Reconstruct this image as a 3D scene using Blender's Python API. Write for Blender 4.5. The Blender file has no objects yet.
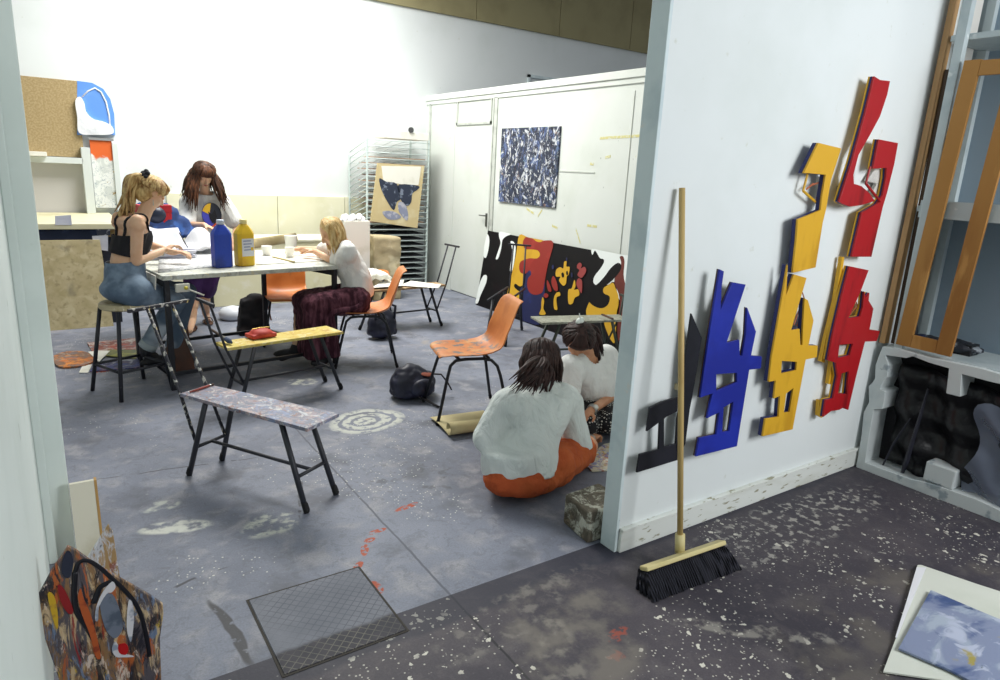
import bpy, bmesh, math, random
from mathutils import Vector, Matrix, Quaternion
from mathutils.geometry import tessellate_polygon
random.seed(7)
V = Vector
C = bpy.context.scene.collection
S = bpy.context.scene

# ------------------------------------------------------------------ camera
H = 1.6
FPX, YAW, PITCH, ROLL = 670.0, 0.6037323, 0.2472329, 0.0512660
def cam_axes():
    cy, sy, cp, sp = math.cos(YAW), math.sin(YAW), math.cos(PITCH), math.sin(PITCH)
    F = V((sy*cp, cy*cp, -sp)); r = V((cy, -sy, 0)); u = r.cross(F)
    c, s = math.cos(ROLL), math.sin(ROLL)
    return c*r+s*u, -s*r+c*u, F
RX, UX, FX = cam_axes()
cd = bpy.data.cameras.new('camera'); cam = bpy.data.objects.new('camera', cd); C.objects.link(cam)
cd.sensor_width = 36; cd.lens = 36*FPX/1000; cd.clip_start = .05; cd.clip_end = 100
m = Matrix((RX, UX, -FX)).transposed().to_4x4(); m.translation = V((0, 0, H)); cam.matrix_world = m
S.camera = cam
# ------------------------------------------------------------------ light
S.view_settings.view_transform = 'Standard'; S.view_settings.look = 'None'
S.view_settings.gamma = 1; S.view_settings.use_curve_mapping = False
S.view_settings.exposure = 0.0
w = bpy.data.worlds.new('world'); S.world = w; w.use_nodes = True
w.node_tree.nodes['Background'].inputs[0].default_value = (.90, .95, 1, 1)
w.node_tree.nodes['Background'].inputs[1].default_value = .27
def area(name, loc, target, sx, sy, power, col):
    l = bpy.data.lights.new(name, 'AREA'); l.shape = 'RECTANGLE'; l.size = sx; l.size_y = sy; l.energy = power; l.color = col
    o = bpy.data.objects.new(name, l); C.objects.link(o); o.location = loc
    o.rotation_euler = (V(target)-V(loc)).to_track_quat('-Z', 'Y').to_euler(); return o
area('skylight', (2.2, 6.6, 4.3), (2.1, 6.6, 0), 2.4, 1.8, 320, (1, .99, .95))
area('window_light', (3.6, -1.6, 2.6), (2.6, 2.0, .9), 1.6, 1.4, 125, (.97, .99, 1))

# ------------------------------------------------------------------ unprojection (to find where things stand)
def ray(px, py):
    return (px-500)/FPX*RX - (py-341)/FPX*UX + FX
def P(px, py, z=None, x=None, y=None):
    d = ray(px, py)
    t = (z-H)/d.z if z is not None else (x/d.x if x is not None else y/d.y)
    return V((0, 0, H)) + t*d
def PP(px, py, p0, n):
    d = ray(px, py); o = V((0, 0, H)); t = (p0-o).dot(n)/d.dot(n); return o+t*d

# ------------------------------------------------------------------ materials
def rgb(h):
    if isinstance(h, str):
        h = h.lstrip('#'); v = [int(h[i:i+2], 16)/255 for i in (0, 2, 4)]
        return tuple(((c+.055)/1.055)**2.4 if c > .04045 else c/12.92 for c in v)+(1,)
    return tuple(h)+(1,) if len(h) == 3 else tuple(h)
class NT:
    def __init__(s, name, rough=.6, metal=0, spec=.4):
        s.m = bpy.data.materials.new(name); s.m.use_nodes = True; s.t = s.m.node_tree
        s.b = s.t.nodes['Principled BSDF']; s.b.inputs['Roughness'].default_value = rough
        s.b.inputs['Metallic'].default_value = metal; s.b.inputs['Specular IOR Level'].default_value = spec
        s.tc = s.n('ShaderNodeTexCoord'); s.co = s.tc.outputs['Object']
    def n(s, t): return s.t.nodes.new(t)
    def L(s, a, b): s.t.links.new(a, b)
    def world(s): s.co = s.n('ShaderNodeNewGeometry').outputs['Position']
    def mapped(s, scale=(1, 1, 1), rot=(0, 0, 0), loc=(0, 0, 0)):
        k = s.n('ShaderNodeMapping'); k.inputs['Scale'].default_value = scale; k.inputs['Rotation'].default_value = rot
        k.inputs['Location'].default_value = loc; s.L(s.co, k.inputs['Vector']); return k.outputs[0]
    def noise(s, scale, detail=4, co=None, dist=0, out='Fac', rough=.55):
        k = s.n('ShaderNodeTexNoise'); k.inputs['Scale'].default_value = scale; k.inputs['Detail'].default_value = detail
        k.inputs['Distortion'].default_value = dist; k.inputs['Roughness'].default_value = rough
        s.L(co if co is not None else s.co, k.inputs['Vector']); return k.outputs[out]
    def vor(s, scale, co=None, out='Distance', feature='F1'):
        k = s.n('ShaderNodeTexVoronoi'); k.inputs['Scale'].default_value = scale; k.feature = feature
        s.L(co if co is not None else s.co, k.inputs['Vector']); return k.outputs[out]
    def math(s, op, a, b=None, clamp=False):
        k = s.n('ShaderNodeMath'); k.operation = op; k.use_clamp = clamp
        for i, v in enumerate((a, b)):
            if v is None: continue
            if isinstance(v, (int, float)): k.inputs[i].default_value = v
            else: s.L(v, k.inputs[i])
        return k.outputs[0]
    def step(s, v, lo, hi):
        k = s.n('ShaderNodeMapRange'); k.interpolation_type = 'SMOOTHSTEP'
        for i, x in ((1, lo), (2, hi)): k.inputs[i].default_value = x
        s.L(v, k.inputs[0])
        if lo > hi:
            k.inputs[1].default_value = hi; k.inputs[2].default_value = lo; k.inputs[3].default_value = 1; k.inputs[4].default_value = 0
        return k.outputs[0]
    def mix(s, fac, a, b):
        k = s.n('ShaderNodeMix'); k.data_type = 'RGBA'
        for i, v in ((0, fac), (6, a), (7, b)):
            if isinstance(v, (int, float)): k.inputs[i].default_value = v
            elif isinstance(v, (tuple, str, list)): k.inputs[i].default_value = rgb(v)
            else: s.L(v, k.inputs[i])
        return k.outputs[2]
    def col(s, c):
        if isinstance(c, (tuple, str, list)): s.b.inputs['Base Color'].default_value = rgb(c)
        else: s.L(c, s.b.inputs['Base Color'])
    def bump(s, h, st=.3, dist=.01):
        k = s.n('ShaderNodeBump'); k.inputs['Strength'].default_value = st; k.inputs['Distance'].default_value = dist
        s.L(h, k.inputs['Height']); s.L(k.outputs[0], s.b.inputs['Normal'])
MC = {}
def mat(name, base, rough=.6, layers=(), bump=None, metal=0, spec=.4, world=False, scale=(1, 1, 1), trans=None):
    """layers: (colour, noise scale, threshold, softness[, distortion])"""
    if name in MC: return MC[name]
    k = NT(name, rough, metal, spec)
    if world: k.world()
    c = rgb(base) if not isinstance(base, tuple) or len(base) < 4 else base
    if layers or scale != (1, 1, 1):
        for i, l in enumerate(layers):
            co = k.mapped(scale, (0, 0, 0), (i*3.7+.3, i*1.9, i*5.1))
            f = k.step(k.noise(l[1], 5, co, l[4] if len(l) > 4 else 0), l[2], l[2]+l[3])
            c = k.mix(f, c, l[0])
    k.col(c)
    if bump: k.bump(k.noise(bump[0], 4, k.mapped(scale)), bump[1], bump[2] if len(bump) > 2 else .01)
    MC[name] = k.m; return k.m

# ------------------------------------------------------------------ mesh building
class MB:
    def __init__(s): s.v = []; s.f = []; s.mi = []; s.cur = 0
    def add(s, vs, fs):
        o = len(s.v); s.v += [V(v) for v in vs]; s.f += [tuple(i+o for i in f) for f in fs]; s.mi += [s.cur]*len(fs); return s
    def box(s, lo, hi): 
        a, b = V(lo), V(hi)
        return s.hexa([V((x, y, z)) for z in (a.z, b.z) for x, y in ((a.x, a.y), (b.x, a.y), (b.x, b.y), (a.x, b.y))])
    def hexa(s, p):   # bottom 4 ccw, top 4 ccw
        return s.add(p, [(3, 2, 1, 0), (4, 5, 6, 7), (0, 1, 5, 4), (1, 2, 6, 5), (2, 3, 7, 6), (3, 0, 4, 7)])
    def obox(s, c, ax, ay, az):   # centre and three half-vectors
        c, ax, ay, az = V(c), V(ax), V(ay), V(az)
        return s.hexa([c-ax-ay-az, c+ax-ay-az, c+ax+ay-az, c-ax+ay-az, c-ax-ay+az, c+ax-ay+az, c+ax+ay+az, c-ax+ay+az])
    def bar(s, a, b, w, h, up=(0, 0, 1)):
        a, b = V(a), V(b); d = (b-a); n = d.normalized(); side = n.cross(V(up))
        if side.length < 1e-3: side = n.cross(V((1, 0, 0)))
        side.normalize(); u = side.cross(n)
        return s.obox((a+b)/2, d/2, side*w/2, u*h/2)
    def tube(s, pts, r, seg=8, flat=1.0, up=None):
        pts = [V(p) for p in pts]; n = len(pts)
        rs = r if isinstance(r, (list, tuple)) else [r]*n
        vs = []; prev = None
        for i, p in enumerate(pts):
            t = (pts[min(i+1, n-1)]-pts[max(i-1, 0)])
            t = t.normalized() if t.length > 1e-9 else V((0, 0, 1))
            if prev is None:
                ref = V(up) if up else (V((0, 0, 1)) if abs(t.z) < .9 else V((1, 0, 0)))
                a = t.cross(ref).normalized()
            else:
                a = (prev-t*prev.dot(t)); a = a.normalized() if a.length > 1e-6 else t.orthogonal().normalized()
            prev = a; b = t.cross(a)
            for k in range(seg):
                q = 2*math.pi*k/seg; vs.append(p+rs[i]*(math.cos(q)*a+flat*math.sin(q)*b))
        fs = [(i*seg+k, i*seg+(k+1) % seg, (i+1)*seg+(k+1) % seg, (i+1)*seg+k) for i in range(n-1) for k in range(seg)]
        fs += [tuple(range(seg-1, -1, -1)), tuple(range((n-1)*seg, n*seg))]
        return s.add(vs, fs)
    def ell(s, c, ax, ay, az, seg=14, rings=9):
        c, ax, ay, az = V(c), V(ax), V(ay), V(az); vs = [c+az]; fs = []
        for i in range(1, rings):
            th = math.pi*i/rings
            for k in range(seg):
                q = 2*math.pi*k/seg; vs.append(c+az*math.cos(th)+math.sin(th)*(ax*math.cos(q)+ay*math.sin(q)))
        vs.append(c-az); last = len(vs)-1
        for k in range(seg): fs.append((0, 1+k, 1+(k+1) % seg))
        for i in range(rings-2):
            for k in range(seg):
                a = 1+i*seg+k; b = 1+i*seg+(k+1) % seg; fs.append((a, a+seg, b+seg, b))
        for k in range(seg): fs.append((last, 1+(rings-2)*seg+(k+1) % seg, 1+(rings-2)*seg+k))
        return s.add(vs, fs)
    def sph(s, c, r, seg=14): return s.ell(c, (r, 0, 0), (0, r, 0), (0, 0, r), seg, max(6, seg//2+1))
    def cap(s, a, b, ra, rb, seg=12):
        a, b = V(a), V(b); d = b-a; L = d.length
        t = d/L if L > 1e-6 else V((0, 0, 1)); pts = []; rs = []
        for q in (88, 65, 40, 18): pts.append(a-t*ra*math.sin(math.radians(q))); rs.append(ra*math.cos(math.radians(q)))
        pts.append(a); rs.append(ra)
        pts.append(b); rs.append(rb)
        for q in (18, 40, 65, 88): pts.append(b+t*rb*math.sin(math.radians(q))); rs.append(rb*math.cos(math.radians(q)))
        return s.tube(pts, rs, seg)
    def lathe(s, prof, c=(0, 0, 0), seg=20, sx=1, sy=1):
        c = V(c); n = len(prof); vs = [c+V((r*math.cos(2*math.pi*k/seg)*sx, r*math.sin(2*math.pi*k/seg)*sy, z)) for r, z in prof for k in range(seg)]
        fs = [(i*seg+k, i*seg+(k+1) % seg, (i+1)*seg+(k+1) % seg, (i+1)*seg+k) for i in range(n-1) for k in range(seg)]
        fs += [tuple(range(seg-1, -1, -1)), tuple(range((n-1)*seg, n*seg))]
        return s.add(vs, fs)
    def prism(s, loops, n):   # loops of 3-D points in one plane (outer, holes...), extruded by vector n
        n = V(n); flat = [V(p) for l in loops for p in l]; N = len(flat)
        tr = tessellate_polygon([[V(p) for p in l] for l in loops])
        fs = []
        for t in tr:
            a, b, c = (flat[i] for i in t); nn = (b-a).cross(c-a)
            t = tuple(t) if nn.dot(n) < 0 else tuple(reversed(t))
            fs.append(t); fs.append(tuple(i+N for i in reversed(t)))
        o = 0
        for l in loops:
            k = len(l)
            for i in range(k): a, b = o+i, o+(i+1) % k; fs.append((a, b, b+N, a+N))
            o += k
        return s.add(flat+[p+n for p in flat], fs)
    def bell(s, rings, seg=24):   # rings: (centre, x radius, y radius[, tilt vector])
        vs = []
        for rg in rings:
            c_, rx, ry = V(rg[0]), rg[1], rg[2]; tz = rg[3] if len(rg) > 3 else (0, 0)
            for k in range(seg):
                q = 2*math.pi*k/seg; x, y = rx*math.cos(q), ry*math.sin(q); vs.append(c_+V((x, y, x*tz[0]+y*tz[1])))
        n = len(rings)
        fs = [(i*seg+k, i*seg+(k+1) % seg, (i+1)*seg+(k+1) % seg, (i+1)*seg+k) for i in range(n-1) for k in range(seg)]
        fs += [tuple(range(seg-1, -1, -1)), tuple(range((n-1)*seg, n*seg))]
        return s.add(vs, fs)
    def grid(s, fn, nu, nv, closed=False):
        vs = [V(fn(i/(nu-1), j/(nv-1))) for i in range(nu) for j in range(nv)]
        fs = [(i*nv+j, i*nv+j+1, (i+1)*nv+j+1, (i+1)*nv+j) for i in range(nu-1) for j in range(nv-1)]
        return s.add(vs, fs)
def tag(o, label=None, cat=None, group=None, kind=None):
    if label: o['label'] = label
    if cat: o['category'] = cat
    if group: o['group'] = group
    if kind: o['kind'] = kind
    return o
def worldloc(o):
    l = V((0, 0, 0))
    while o: l += o.location; o = o.parent
    return l
def obj(name, mb, m, parent=None, world=False, smooth=False, bevel=0, recalc=True, solid=0, sub=0, remesh=0, smo=0, disp=None, origin=None):
    me = bpy.data.meshes.new(name)
    vs = mb.v
    if parent is None:
        if origin is None:
            lo = V((min(v.x for v in vs), min(v.y for v in vs), min(v.z for v in vs))); hi = V((max(v.x for v in vs), max(v.y for v in vs), max(v.z for v in vs)))
            origin = V(((lo.x+hi.x)/2, (lo.y+hi.y)/2, lo.z))
        off = V(origin)
    elif world: off = worldloc(parent)
    else: off = V((0, 0, 0))
    me.from_pydata([v-off for v in vs], [], mb.f)
    for mm in (m if isinstance(m, (list, tuple)) else [m]): me.materials.append(mm)
    if isinstance(m, (list, tuple)):
        for p, i in zip(me.polygons, mb.mi): p.material_index = i
    if recalc:
        b = bmesh.new(); b.from_mesh(me); bmesh.ops.recalc_face_normals(b, faces=b.faces); b.to_mesh(me); b.free()
    if smooth:
        for p in me.polygons: p.use_smooth = True
    me.update()
    o = bpy.data.objects.new(name, me); C.objects.link(o)
    if parent is None: o.location = off
    else: o.parent = parent
    if remesh:
        k = o.modifiers.new('r', 'REMESH'); k.mode = 'VOXEL'; k.voxel_size = remesh; k.use_smooth_shade = True
    if smo:
        k = o.modifiers.new('s', 'SMOOTH'); k.iterations = smo; k.factor = .5
    if disp:
        tx = bpy.data.textures.new('folds', 'CLOUDS'); tx.noise_scale = disp[0]; tx.noise_depth = 1
        k = o.modifiers.new('d', 'DISPLACE'); k.texture = tx; k.strength = disp[1]; k.mid_level = .5; k.texture_coords = 'LOCAL'
    if solid:
        k = o.modifiers.new('so', 'SOLIDIFY'); k.thickness = solid; k.offset = 0
    if sub:
        k = o.modifiers.new('su', 'SUBSURF'); k.levels = sub; k.render_levels = sub
    if bevel:
        k = o.modifiers.new('b', 'BEVEL'); k.width = bevel; k.segments = 2; k.limit_method = 'ANGLE'; k.angle_limit = math.radians(50)
    return o
def empty(name, loc, rz=0, label=None, cat=None, group=None):
    o = bpy.data.objects.new(name, None); C.objects.link(o); o.location = loc; o.rotation_euler = (0, 0, rz); o.empty_display_size = .1
    return tag(o, label, cat, group)
def smoothloop(pts, n=4):
    out = []; k = len(pts)
    for i in range(k):
        p0, p1, p2, p3 = (V(pts[(i+j-1) % k]) for j in range(4))
        for s_ in range(n):
            t = s_/n; out.append(.5*((2*p1)+(-p0+p2)*t+(2*p0-5*p1+4*p2-p3)*t*t+(-p0+3*p1-3*p2+p3)*t**3))
    return out
def zm(x0, y0, s, pts): return [(x0+a/s, y0+b/s) for a, b in pts]


# ================================================================== SETTING
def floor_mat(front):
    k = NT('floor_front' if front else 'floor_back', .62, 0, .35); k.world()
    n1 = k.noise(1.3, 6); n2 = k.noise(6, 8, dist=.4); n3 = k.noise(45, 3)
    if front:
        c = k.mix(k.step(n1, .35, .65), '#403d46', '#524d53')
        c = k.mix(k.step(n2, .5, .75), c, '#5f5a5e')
    else:
        c = k.mix(k.step(n1, .35, .65), '#717684', '#878c9a')
        c = k.mix(k.step(n2, .48, .72), c, '#9c9ca2')
        c = k.mix(k.step(k.noise(3.1, 6, k.mapped(loc=(4, 2, 0))), .52, .72), c, '#62656f')
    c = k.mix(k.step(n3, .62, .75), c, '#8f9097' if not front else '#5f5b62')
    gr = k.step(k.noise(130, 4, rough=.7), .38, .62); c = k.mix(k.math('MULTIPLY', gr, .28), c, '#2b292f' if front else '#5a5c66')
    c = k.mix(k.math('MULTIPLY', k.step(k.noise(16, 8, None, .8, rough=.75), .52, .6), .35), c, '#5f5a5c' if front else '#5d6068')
    sx = k.n('ShaderNodeSeparateXYZ')
    wob = k.noise(2.2, 3, out='Color'); ad = k.n('ShaderNodeMix'); ad.data_type = 'RGBA'; ad.blend_type = 'ADD'; ad.inputs[0].default_value = .12
    k.L(k.co, ad.inputs[6]); k.L(wob, ad.inputs[7]); k.L(ad.outputs[2], sx.inputs[0])
    raw = k.n('ShaderNodeSeparateXYZ'); k.L(k.co, raw.inputs[0]); RX_ = k.math('ADD', raw.outputs[0], k.math('MULTIPLY', k.noise(8, 2), .015))
    X = k.math('SUBTRACT', sx.outputs[0], .06); Y = k.math('SUBTRACT', sx.outputs[1], .06)
    def blob(cx, cy, rx, ry, ang=0):
        ca, sa = math.cos(math.radians(ang)), math.sin(math.radians(ang))
        dx = k.math('SUBTRACT', X, cx); dy = k.math('SUBTRACT', Y, cy)
        a = k.math('ADD', k.math('MULTIPLY', dx, ca/rx), k.math('MULTIPLY', dy, sa/rx))
        b = k.math('ADD', k.math('MULTIPLY', dx, -sa/ry), k.math('MULTIPLY', dy, ca/ry))
        return k.math('SQRT', k.math('ADD', k.math('MULTIPLY', a, a), k.math('MULTIPLY', b, b)))
    def stain(c, col, d, patch=None, lo=.45, hi=.6, edge=(1, .7), amt=1):
        f = k.step(d, *edge)
        if patch: f = k.math('MULTIPLY', f, k.step(k.noise(patch, 5), lo, hi))
        if amt != 1: f = k.math('MULTIPLY', f, amt)
        return k.mix(f, c, col)
    if not front:
        # chalky patches, ringed white mark, orange drips, dark smears
        c = stain(c, '#c4c6bd', blob(.36, 2.97, .16, .07, -15), 14, .4, .6)
        c = stain(c, '#b9bcb4', blob(.72, 2.80, .15, .12, 20), 16, .45, .6)
        c = stain(c, '#b4b8b2', blob(.33, 3.2, .1, .06, 0), 16, .42, .6)
        c = stain(c, '#c8cabf', blob(1.5, 4.75, .12, .1), 16, .42, .6)
        d = blob(1.60, 3.80, .26, .2, 20)
        ring = k.math('ABSOLUTE', k.math('SINE', k.math('MULTIPLY', d, 9.0)))
        f = k.math('MULTIPLY', k.math('MULTIPLY', k.step(d, 1.15, .8), k.step(k.noise(22, 5), .36, .52)), k.step(k.math('ADD', ring, k.noise(16, 6)), .85, 1.2))
        c = k.mix(k.math('MULTIPLY', f, .75), c, '#cfd1c4')
        for cx, cy, rx, ry, an in ((1.33, 2.66, .075, .022, 15), (1.12, 2.53, .045, .02, 0), (1.02, 2.42, .05, .02, 60), (1.07, 2.48, .03, .02, 0), (.955, 2.14, .03, .05, 0), (.95, 2.33, .035, .02, 30), (.25, 5.6, .05, .03, 0)):
            c = stain(c, '#a84c30', blob(cx, cy, rx, ry, an), 34, .42, .50, (1, .8))
        c = stain(c, '#4c4d54', blob(.92, 2.98, .22, .012, 70), 12, .40, .5)
        c = stain(c, '#4c4d54', blob(.1, 2.45, .5, .010, 12), 10, .44, .52)
        c = stain(c, '#55565c', blob(1.5, 2.9, .35, .25, -40), 11, .55, .63, amt=.6)
        c = stain(c, '#4a4a4e', blob(.41, 2.15, .022, .24, 8), 25, .32, .45)
        c = stain(c, '#4c4e55', blob(.52, 3.6, .5, .006, -8), 9, .42, .5)
        c = stain(c, '#50525a', blob(2.1, 4.9, .35, .05, -30), 8, .45, .6, amt=.6)
        c = stain(c, '#9a9083', blob(3.1, 5.2, .5, .25, -30), 6, .45, .6, amt=.5)
        # blue band at the partition line, part paint, part painted-in shadow: see front floor
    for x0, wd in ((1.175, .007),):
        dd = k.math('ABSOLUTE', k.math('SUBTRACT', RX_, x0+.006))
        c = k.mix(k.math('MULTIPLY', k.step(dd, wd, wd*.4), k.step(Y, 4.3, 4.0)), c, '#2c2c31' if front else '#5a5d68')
    # splatter
    dv = k.n('ShaderNodeMix'); dv.data_type = 'RGBA'; dv.blend_type = 'ADD'; dv.inputs[0].default_value = .05
    k.L(k.co, dv.inputs[6]); k.L(k.noise(28, 3, out='Color'), dv.inputs[7]); DC = dv.outputs[2]
    vd = k.vor(32 if front else 17, DC); hue = k.vor(32 if front else 17, DC, out='Color')
    sep = k.n('ShaderNodeSeparateColor'); k.L(hue, sep.inputs[0])
    dens = k.step(k.noise(1.1, 3, k.mapped(loc=(7, 1, 3))), .38, .66)
    thr = k.math('MULTIPLY', sep.outputs[0], .42 if front else .12)
    f = k.math('MULTIPLY', k.step(k.math('SUBTRACT', vd, thr), .0, -.05), k.step(k.math('MULTIPLY', sep.outputs[1], dens), .44 if front else .68, .54 if front else .72))
    c = k.mix(f, c, '#cfccc0')
    v2 = k.vor(70); h2 = k.vor(70, out='Color'); s2 = k.n('ShaderNodeSeparateColor'); k.L(h2, s2.inputs[0])
    c = k.mix(k.math('MULTIPLY', k.step(v2, .3, .2), k.step(k.math('MULTIPLY', s2.outputs[0], dens), .55 if front else .68, .6 if front else .73)), c, '#b9b6ac' if front else '#d0d0c8')
    if front:
        for cx, cy, rx, ry, an in ((1.60, 1.45, .07, .03, 10), (1.5, 1.38, .04, .03, 0)):
            c = stain(c, '#9a4a38', blob(cx, cy, rx, ry, an), 34, .46, .54, amt=.8)
        c = k.mix(k.math('MULTIPLY', k.step(Y, 1.80, 1.83), .6), c, '#2b2e3c')  # dark blue band by the partition: floor paint plus shadow put into the colour
        c = stain(c, '#7a746c', blob(1.45, 1.55, .30, .35, -40), 5, .42, .6, amt=.7)
        c = stain(c, '#8f8a80', blob(1.25, 1.35, .5, .09, 60), 12, .46, .62, amt=.6)
        c = stain(c, '#6e6860', blob(2.6, .9, .9, .4, 0), 4, .45, .65, amt=.6)
        c = stain(c, '#b0ada5', blob(2.9, 1.60, .9, .20, 0), 26, .53, .62, amt=.75)
        c = stain(c, '#8c8780', blob(1.35, 1.75, .5, .12, 10), 14, .5, .66, amt=.5)
        c = stain(c, '#9a968e', blob(2.05, 1.2, .35, .05, -40), 18, .45, .6, amt=.7)
    k.col(c); k.bump(k.noise(60, 5), .25, .004)
    return k.m
fl = MB().box((-3.5, 1.95, -.1), (9.5, 8.6, 0)); o = obj('floor', fl, floor_mat(False)); tag(o, kind='structure')
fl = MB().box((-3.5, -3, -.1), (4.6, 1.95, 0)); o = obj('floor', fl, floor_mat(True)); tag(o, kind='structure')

wall_white = mat('wall_white', '#dfe4e4', .75, [('#d6dcda', 1.2, .45, .3), ('#cfd3cc', 14, .68, .1)], (40, .08, .003), world=True)
wall_grey = mat('wall_greenish', '#dde6e1', .7, [('#d2dcd6', 1.5, .45, .3), ('#b4beb4', 10, .66, .1)], (30, .1, .003), world=True)
panel_white = mat('panel_white', '#d5dad4', .7, [('#cbd1c8', 1.5, .45, .3), ('#c9c58a', 6, .70, .05), ('#aab0aa', 22, .70, .06)], (30, .08, .003), world=True)
olive = mat('olive_board', '#98906c', .8, [('#8a8260', 2, .4, .3)], (50, .1, .003), world=True)
edge_grey = mat('edge_grey', '#d3e0e2', .65, [('#c3d2d6', 5, .45, .2), ('#d9dedb', 12, .66, .06), ('#7b8c90', 30, .72, .05)], (20, .1, .003), world=True)

st = lambda n, mb, m, **k: tag(obj(n, mb, m, **k), kind='structure')
# back wall and the olive boarding above it
st('wall_back', MB().box((-3.5, 8.54, 0), (9.5, 8.7, 3.58)), wall_white)
b = MB()
for i in range(9): b.box((-3.5+i*1.45, 8.50, 3.58), (-3.5+i*1.45+1.44, 8.7, 5.2))
st('trim_1', b, olive)
st('wall_far_left', MB().box((-3.6, 2.9, 0), (-3.5, 8.54, 4.6)), wall_white)
# cream dado sheeting on the back wall
cream = mat('cream_board', '#e2e0c6', .65, [('#d6d4b4', 2, .45, .3), ('#eae8d6', 5, .55, .2)], world=True)
b = MB(); 
for a, c_ in ((1.2, 2.43), (2.44, 3.30), (3.31, 3.62)): b.box((a, 8.515, 0), (c_, 8.54, 1.165))
st('trim_2', b, cream)
# framed high window in the back wall, seen over the panel wall
r = empty('window_1', (6.7, 8.52, 2.5)); tag(r, kind='structure')
b = MB(); x0, x1, z0, z1 = 6.13, 7.3, 2.2, 2.99
b.box((x0, 8.50, z1-.04), (x1, 8.535, z1)); b.box((x0, 8.50, z0), (x1, 8.535, z0+.04)); b.box((x0, 8.50, z0), (x0+.04, 8.535, z1)); b.box((x1-.04, 8.50, z0), (x1, 8.535, z1))
wf = obj('window_frame', b, edge_grey, r, world=True)
obj('pane', MB().box((x0+.04, 8.53, z0+.04), (x1-.04, 8.539, z1-.04)), wall_white, wf, world=True)
# panel wall (right) with door
X2 = 4.5
b = MB().box((X2, 2.0, 0), (X2+.1, 6.86, 2.46)); b.box((X2, 7.78, 0), (X2+.1, 8.54, 2.46)); b.box((X2, 6.86, 2.44), (X2+.1, 7.78, 2.46))
st('wall_right', b, panel_white)
b = MB().box((X2-.03, 2.0, 2.46), (X2+.13, 8.54, 2.53)); b.box((X2-.015, 2.0, 2.41), (X2, 8.54, 2.46))
st('trim_3', b, panel_white, bevel=.004)
b = MB().box((X2-.015, 6.80, 0), (X2, 6.86, 2.42)); b.box((X2-.02, 6.865, 0), (X2, 6.89, 2.42)); b.box((X2-.015, 8.42, 0), (X2, 8.46, 2.42))
b.box((X2-.006, 5.05, 1.62), (X2, 5.6, 1.632)); b.box((X2-.006, 4.60, .9), (X2, 4.608, 2.35))
st('trim_4', b, mat('trim_grey', '#bcc1b9', .7, [('#a5aaa3', 8, .5, .2)], world=True))
r = empty('door_1', (X2, 7.3, 0)); tag(r, kind='structure')
obj('door_panel', MB().box((X2+.005, 6.89, .01), (X2+.045, 7.78, 2.42)), panel_white, r, world=True, bevel=.003)
b = MB().box((X2-.012, 6.93, 2.13), (X2+.005, 7.74, 2.16)); b.box((X2-.012, 7.71, 2.13), (X2+.005, 7.74, 2.42)); b.box((X2-.012, 6.93, 2.13), (X2+.005, 6.95, 2.42))
obj('door_trim', b, MC['trim_grey'], r, world=True)
b = MB().bar((X2-.045, 6.95, 1.06), (X2-.045, 7.05, 1.06), .012, .012); b.bar((X2-.045, 6.95, 1.06), (X2+.005, 6.95, 1.06), .014, .014); b.bar((X2-.004, 6.95, .93), (X2-.004, 6.95, 1.09), .03, .008, (1, 0, 0))
obj('door_handle', b, mat('dull_metal', '#6c6f6c', .4, metal=.8), r, world=True)
# yellowish scuffs and tape marks on the panel wall
b = MB()
for px, py, l, a in ((530, 212, .16, -.3), (540, 214, .10, .8), (592, 227, .14, 0), (578, 237, .16, -1.0), (555, 228, .1, -.2), (620, 138, .55, .03), (592, 165, .05, 0), (608, 158, .07, .2)):
    p = P(px, py, x=X2-.001); d = V((0, -math.cos(a), math.sin(a))); b.obox(p, d*l/2, (0, 0, .012), (.0015, 0, 0))
o = obj('trim_5', b, mat('yellow_scuff', '#cfc98c', .8, [('#d4d6c4', 30, .5, .1)])); tag(o, kind='structure')
# partition with sculptures
yf, yb = 1.851, 1.945
b = MB().box((1.963, yf+.006, 0), (4.0, yb, 3.4)); st('wall_partition', b, wall_white)
st('trim_6', MB().box((1.945, yf+.004, 0), (1.963, yb+.002, 3.4)), edge_grey, bevel=.003)
st('baseboard_partition', MB().box((1.963, yf-.012, 0), (3.96, yf+.006, .10)).box((1.963, yf-.018, .10), (3.96, yf+.006, .115)), mat('baseboard_white', '#dcdfda', .7, [('#cfd1c8', 4, .48, .2), ('#9c9a84', 22, .60, .05), ('#86846c', 9, .70, .05)], world=True, scale=(.6, 1, 2.5)), bevel=.004)
# near left wall and its post
st('wall_left', MB().box((-.22, -2.5, 0), (-.105, 2.93, 3.6)), wall_grey)
b = MB().box((-.125, 2.93, 0), (-.012, 3.02, 3.6)); b.box((-.105, 2.905, 0), (-.075, 2.93, 3.6)); b.box((-.22, 2.93, 0), (-.125, 3.0, 3.6)); st('trim_7', b, wall_grey, bevel=.004)
st('wall_far_end', MB().box((-3.5, 2.93, 0), (-.22, 3.0, 3.6)), wall_grey)
# right wall behind the shelves
st('wall_side', MB().box((4.32, -2.5, 0), (4.42, 1.86, 3.6)), mat('wall_blue_grey', '#b4bfc4', .8, [('#a5b0b6', 2, .45, .3)], world=True))  # mottled blue-grey wall colour
st('wall_corner', MB().box((4.0, 1.86, 0), (4.5, 2.0, 3.6)), wall_white)
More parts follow.
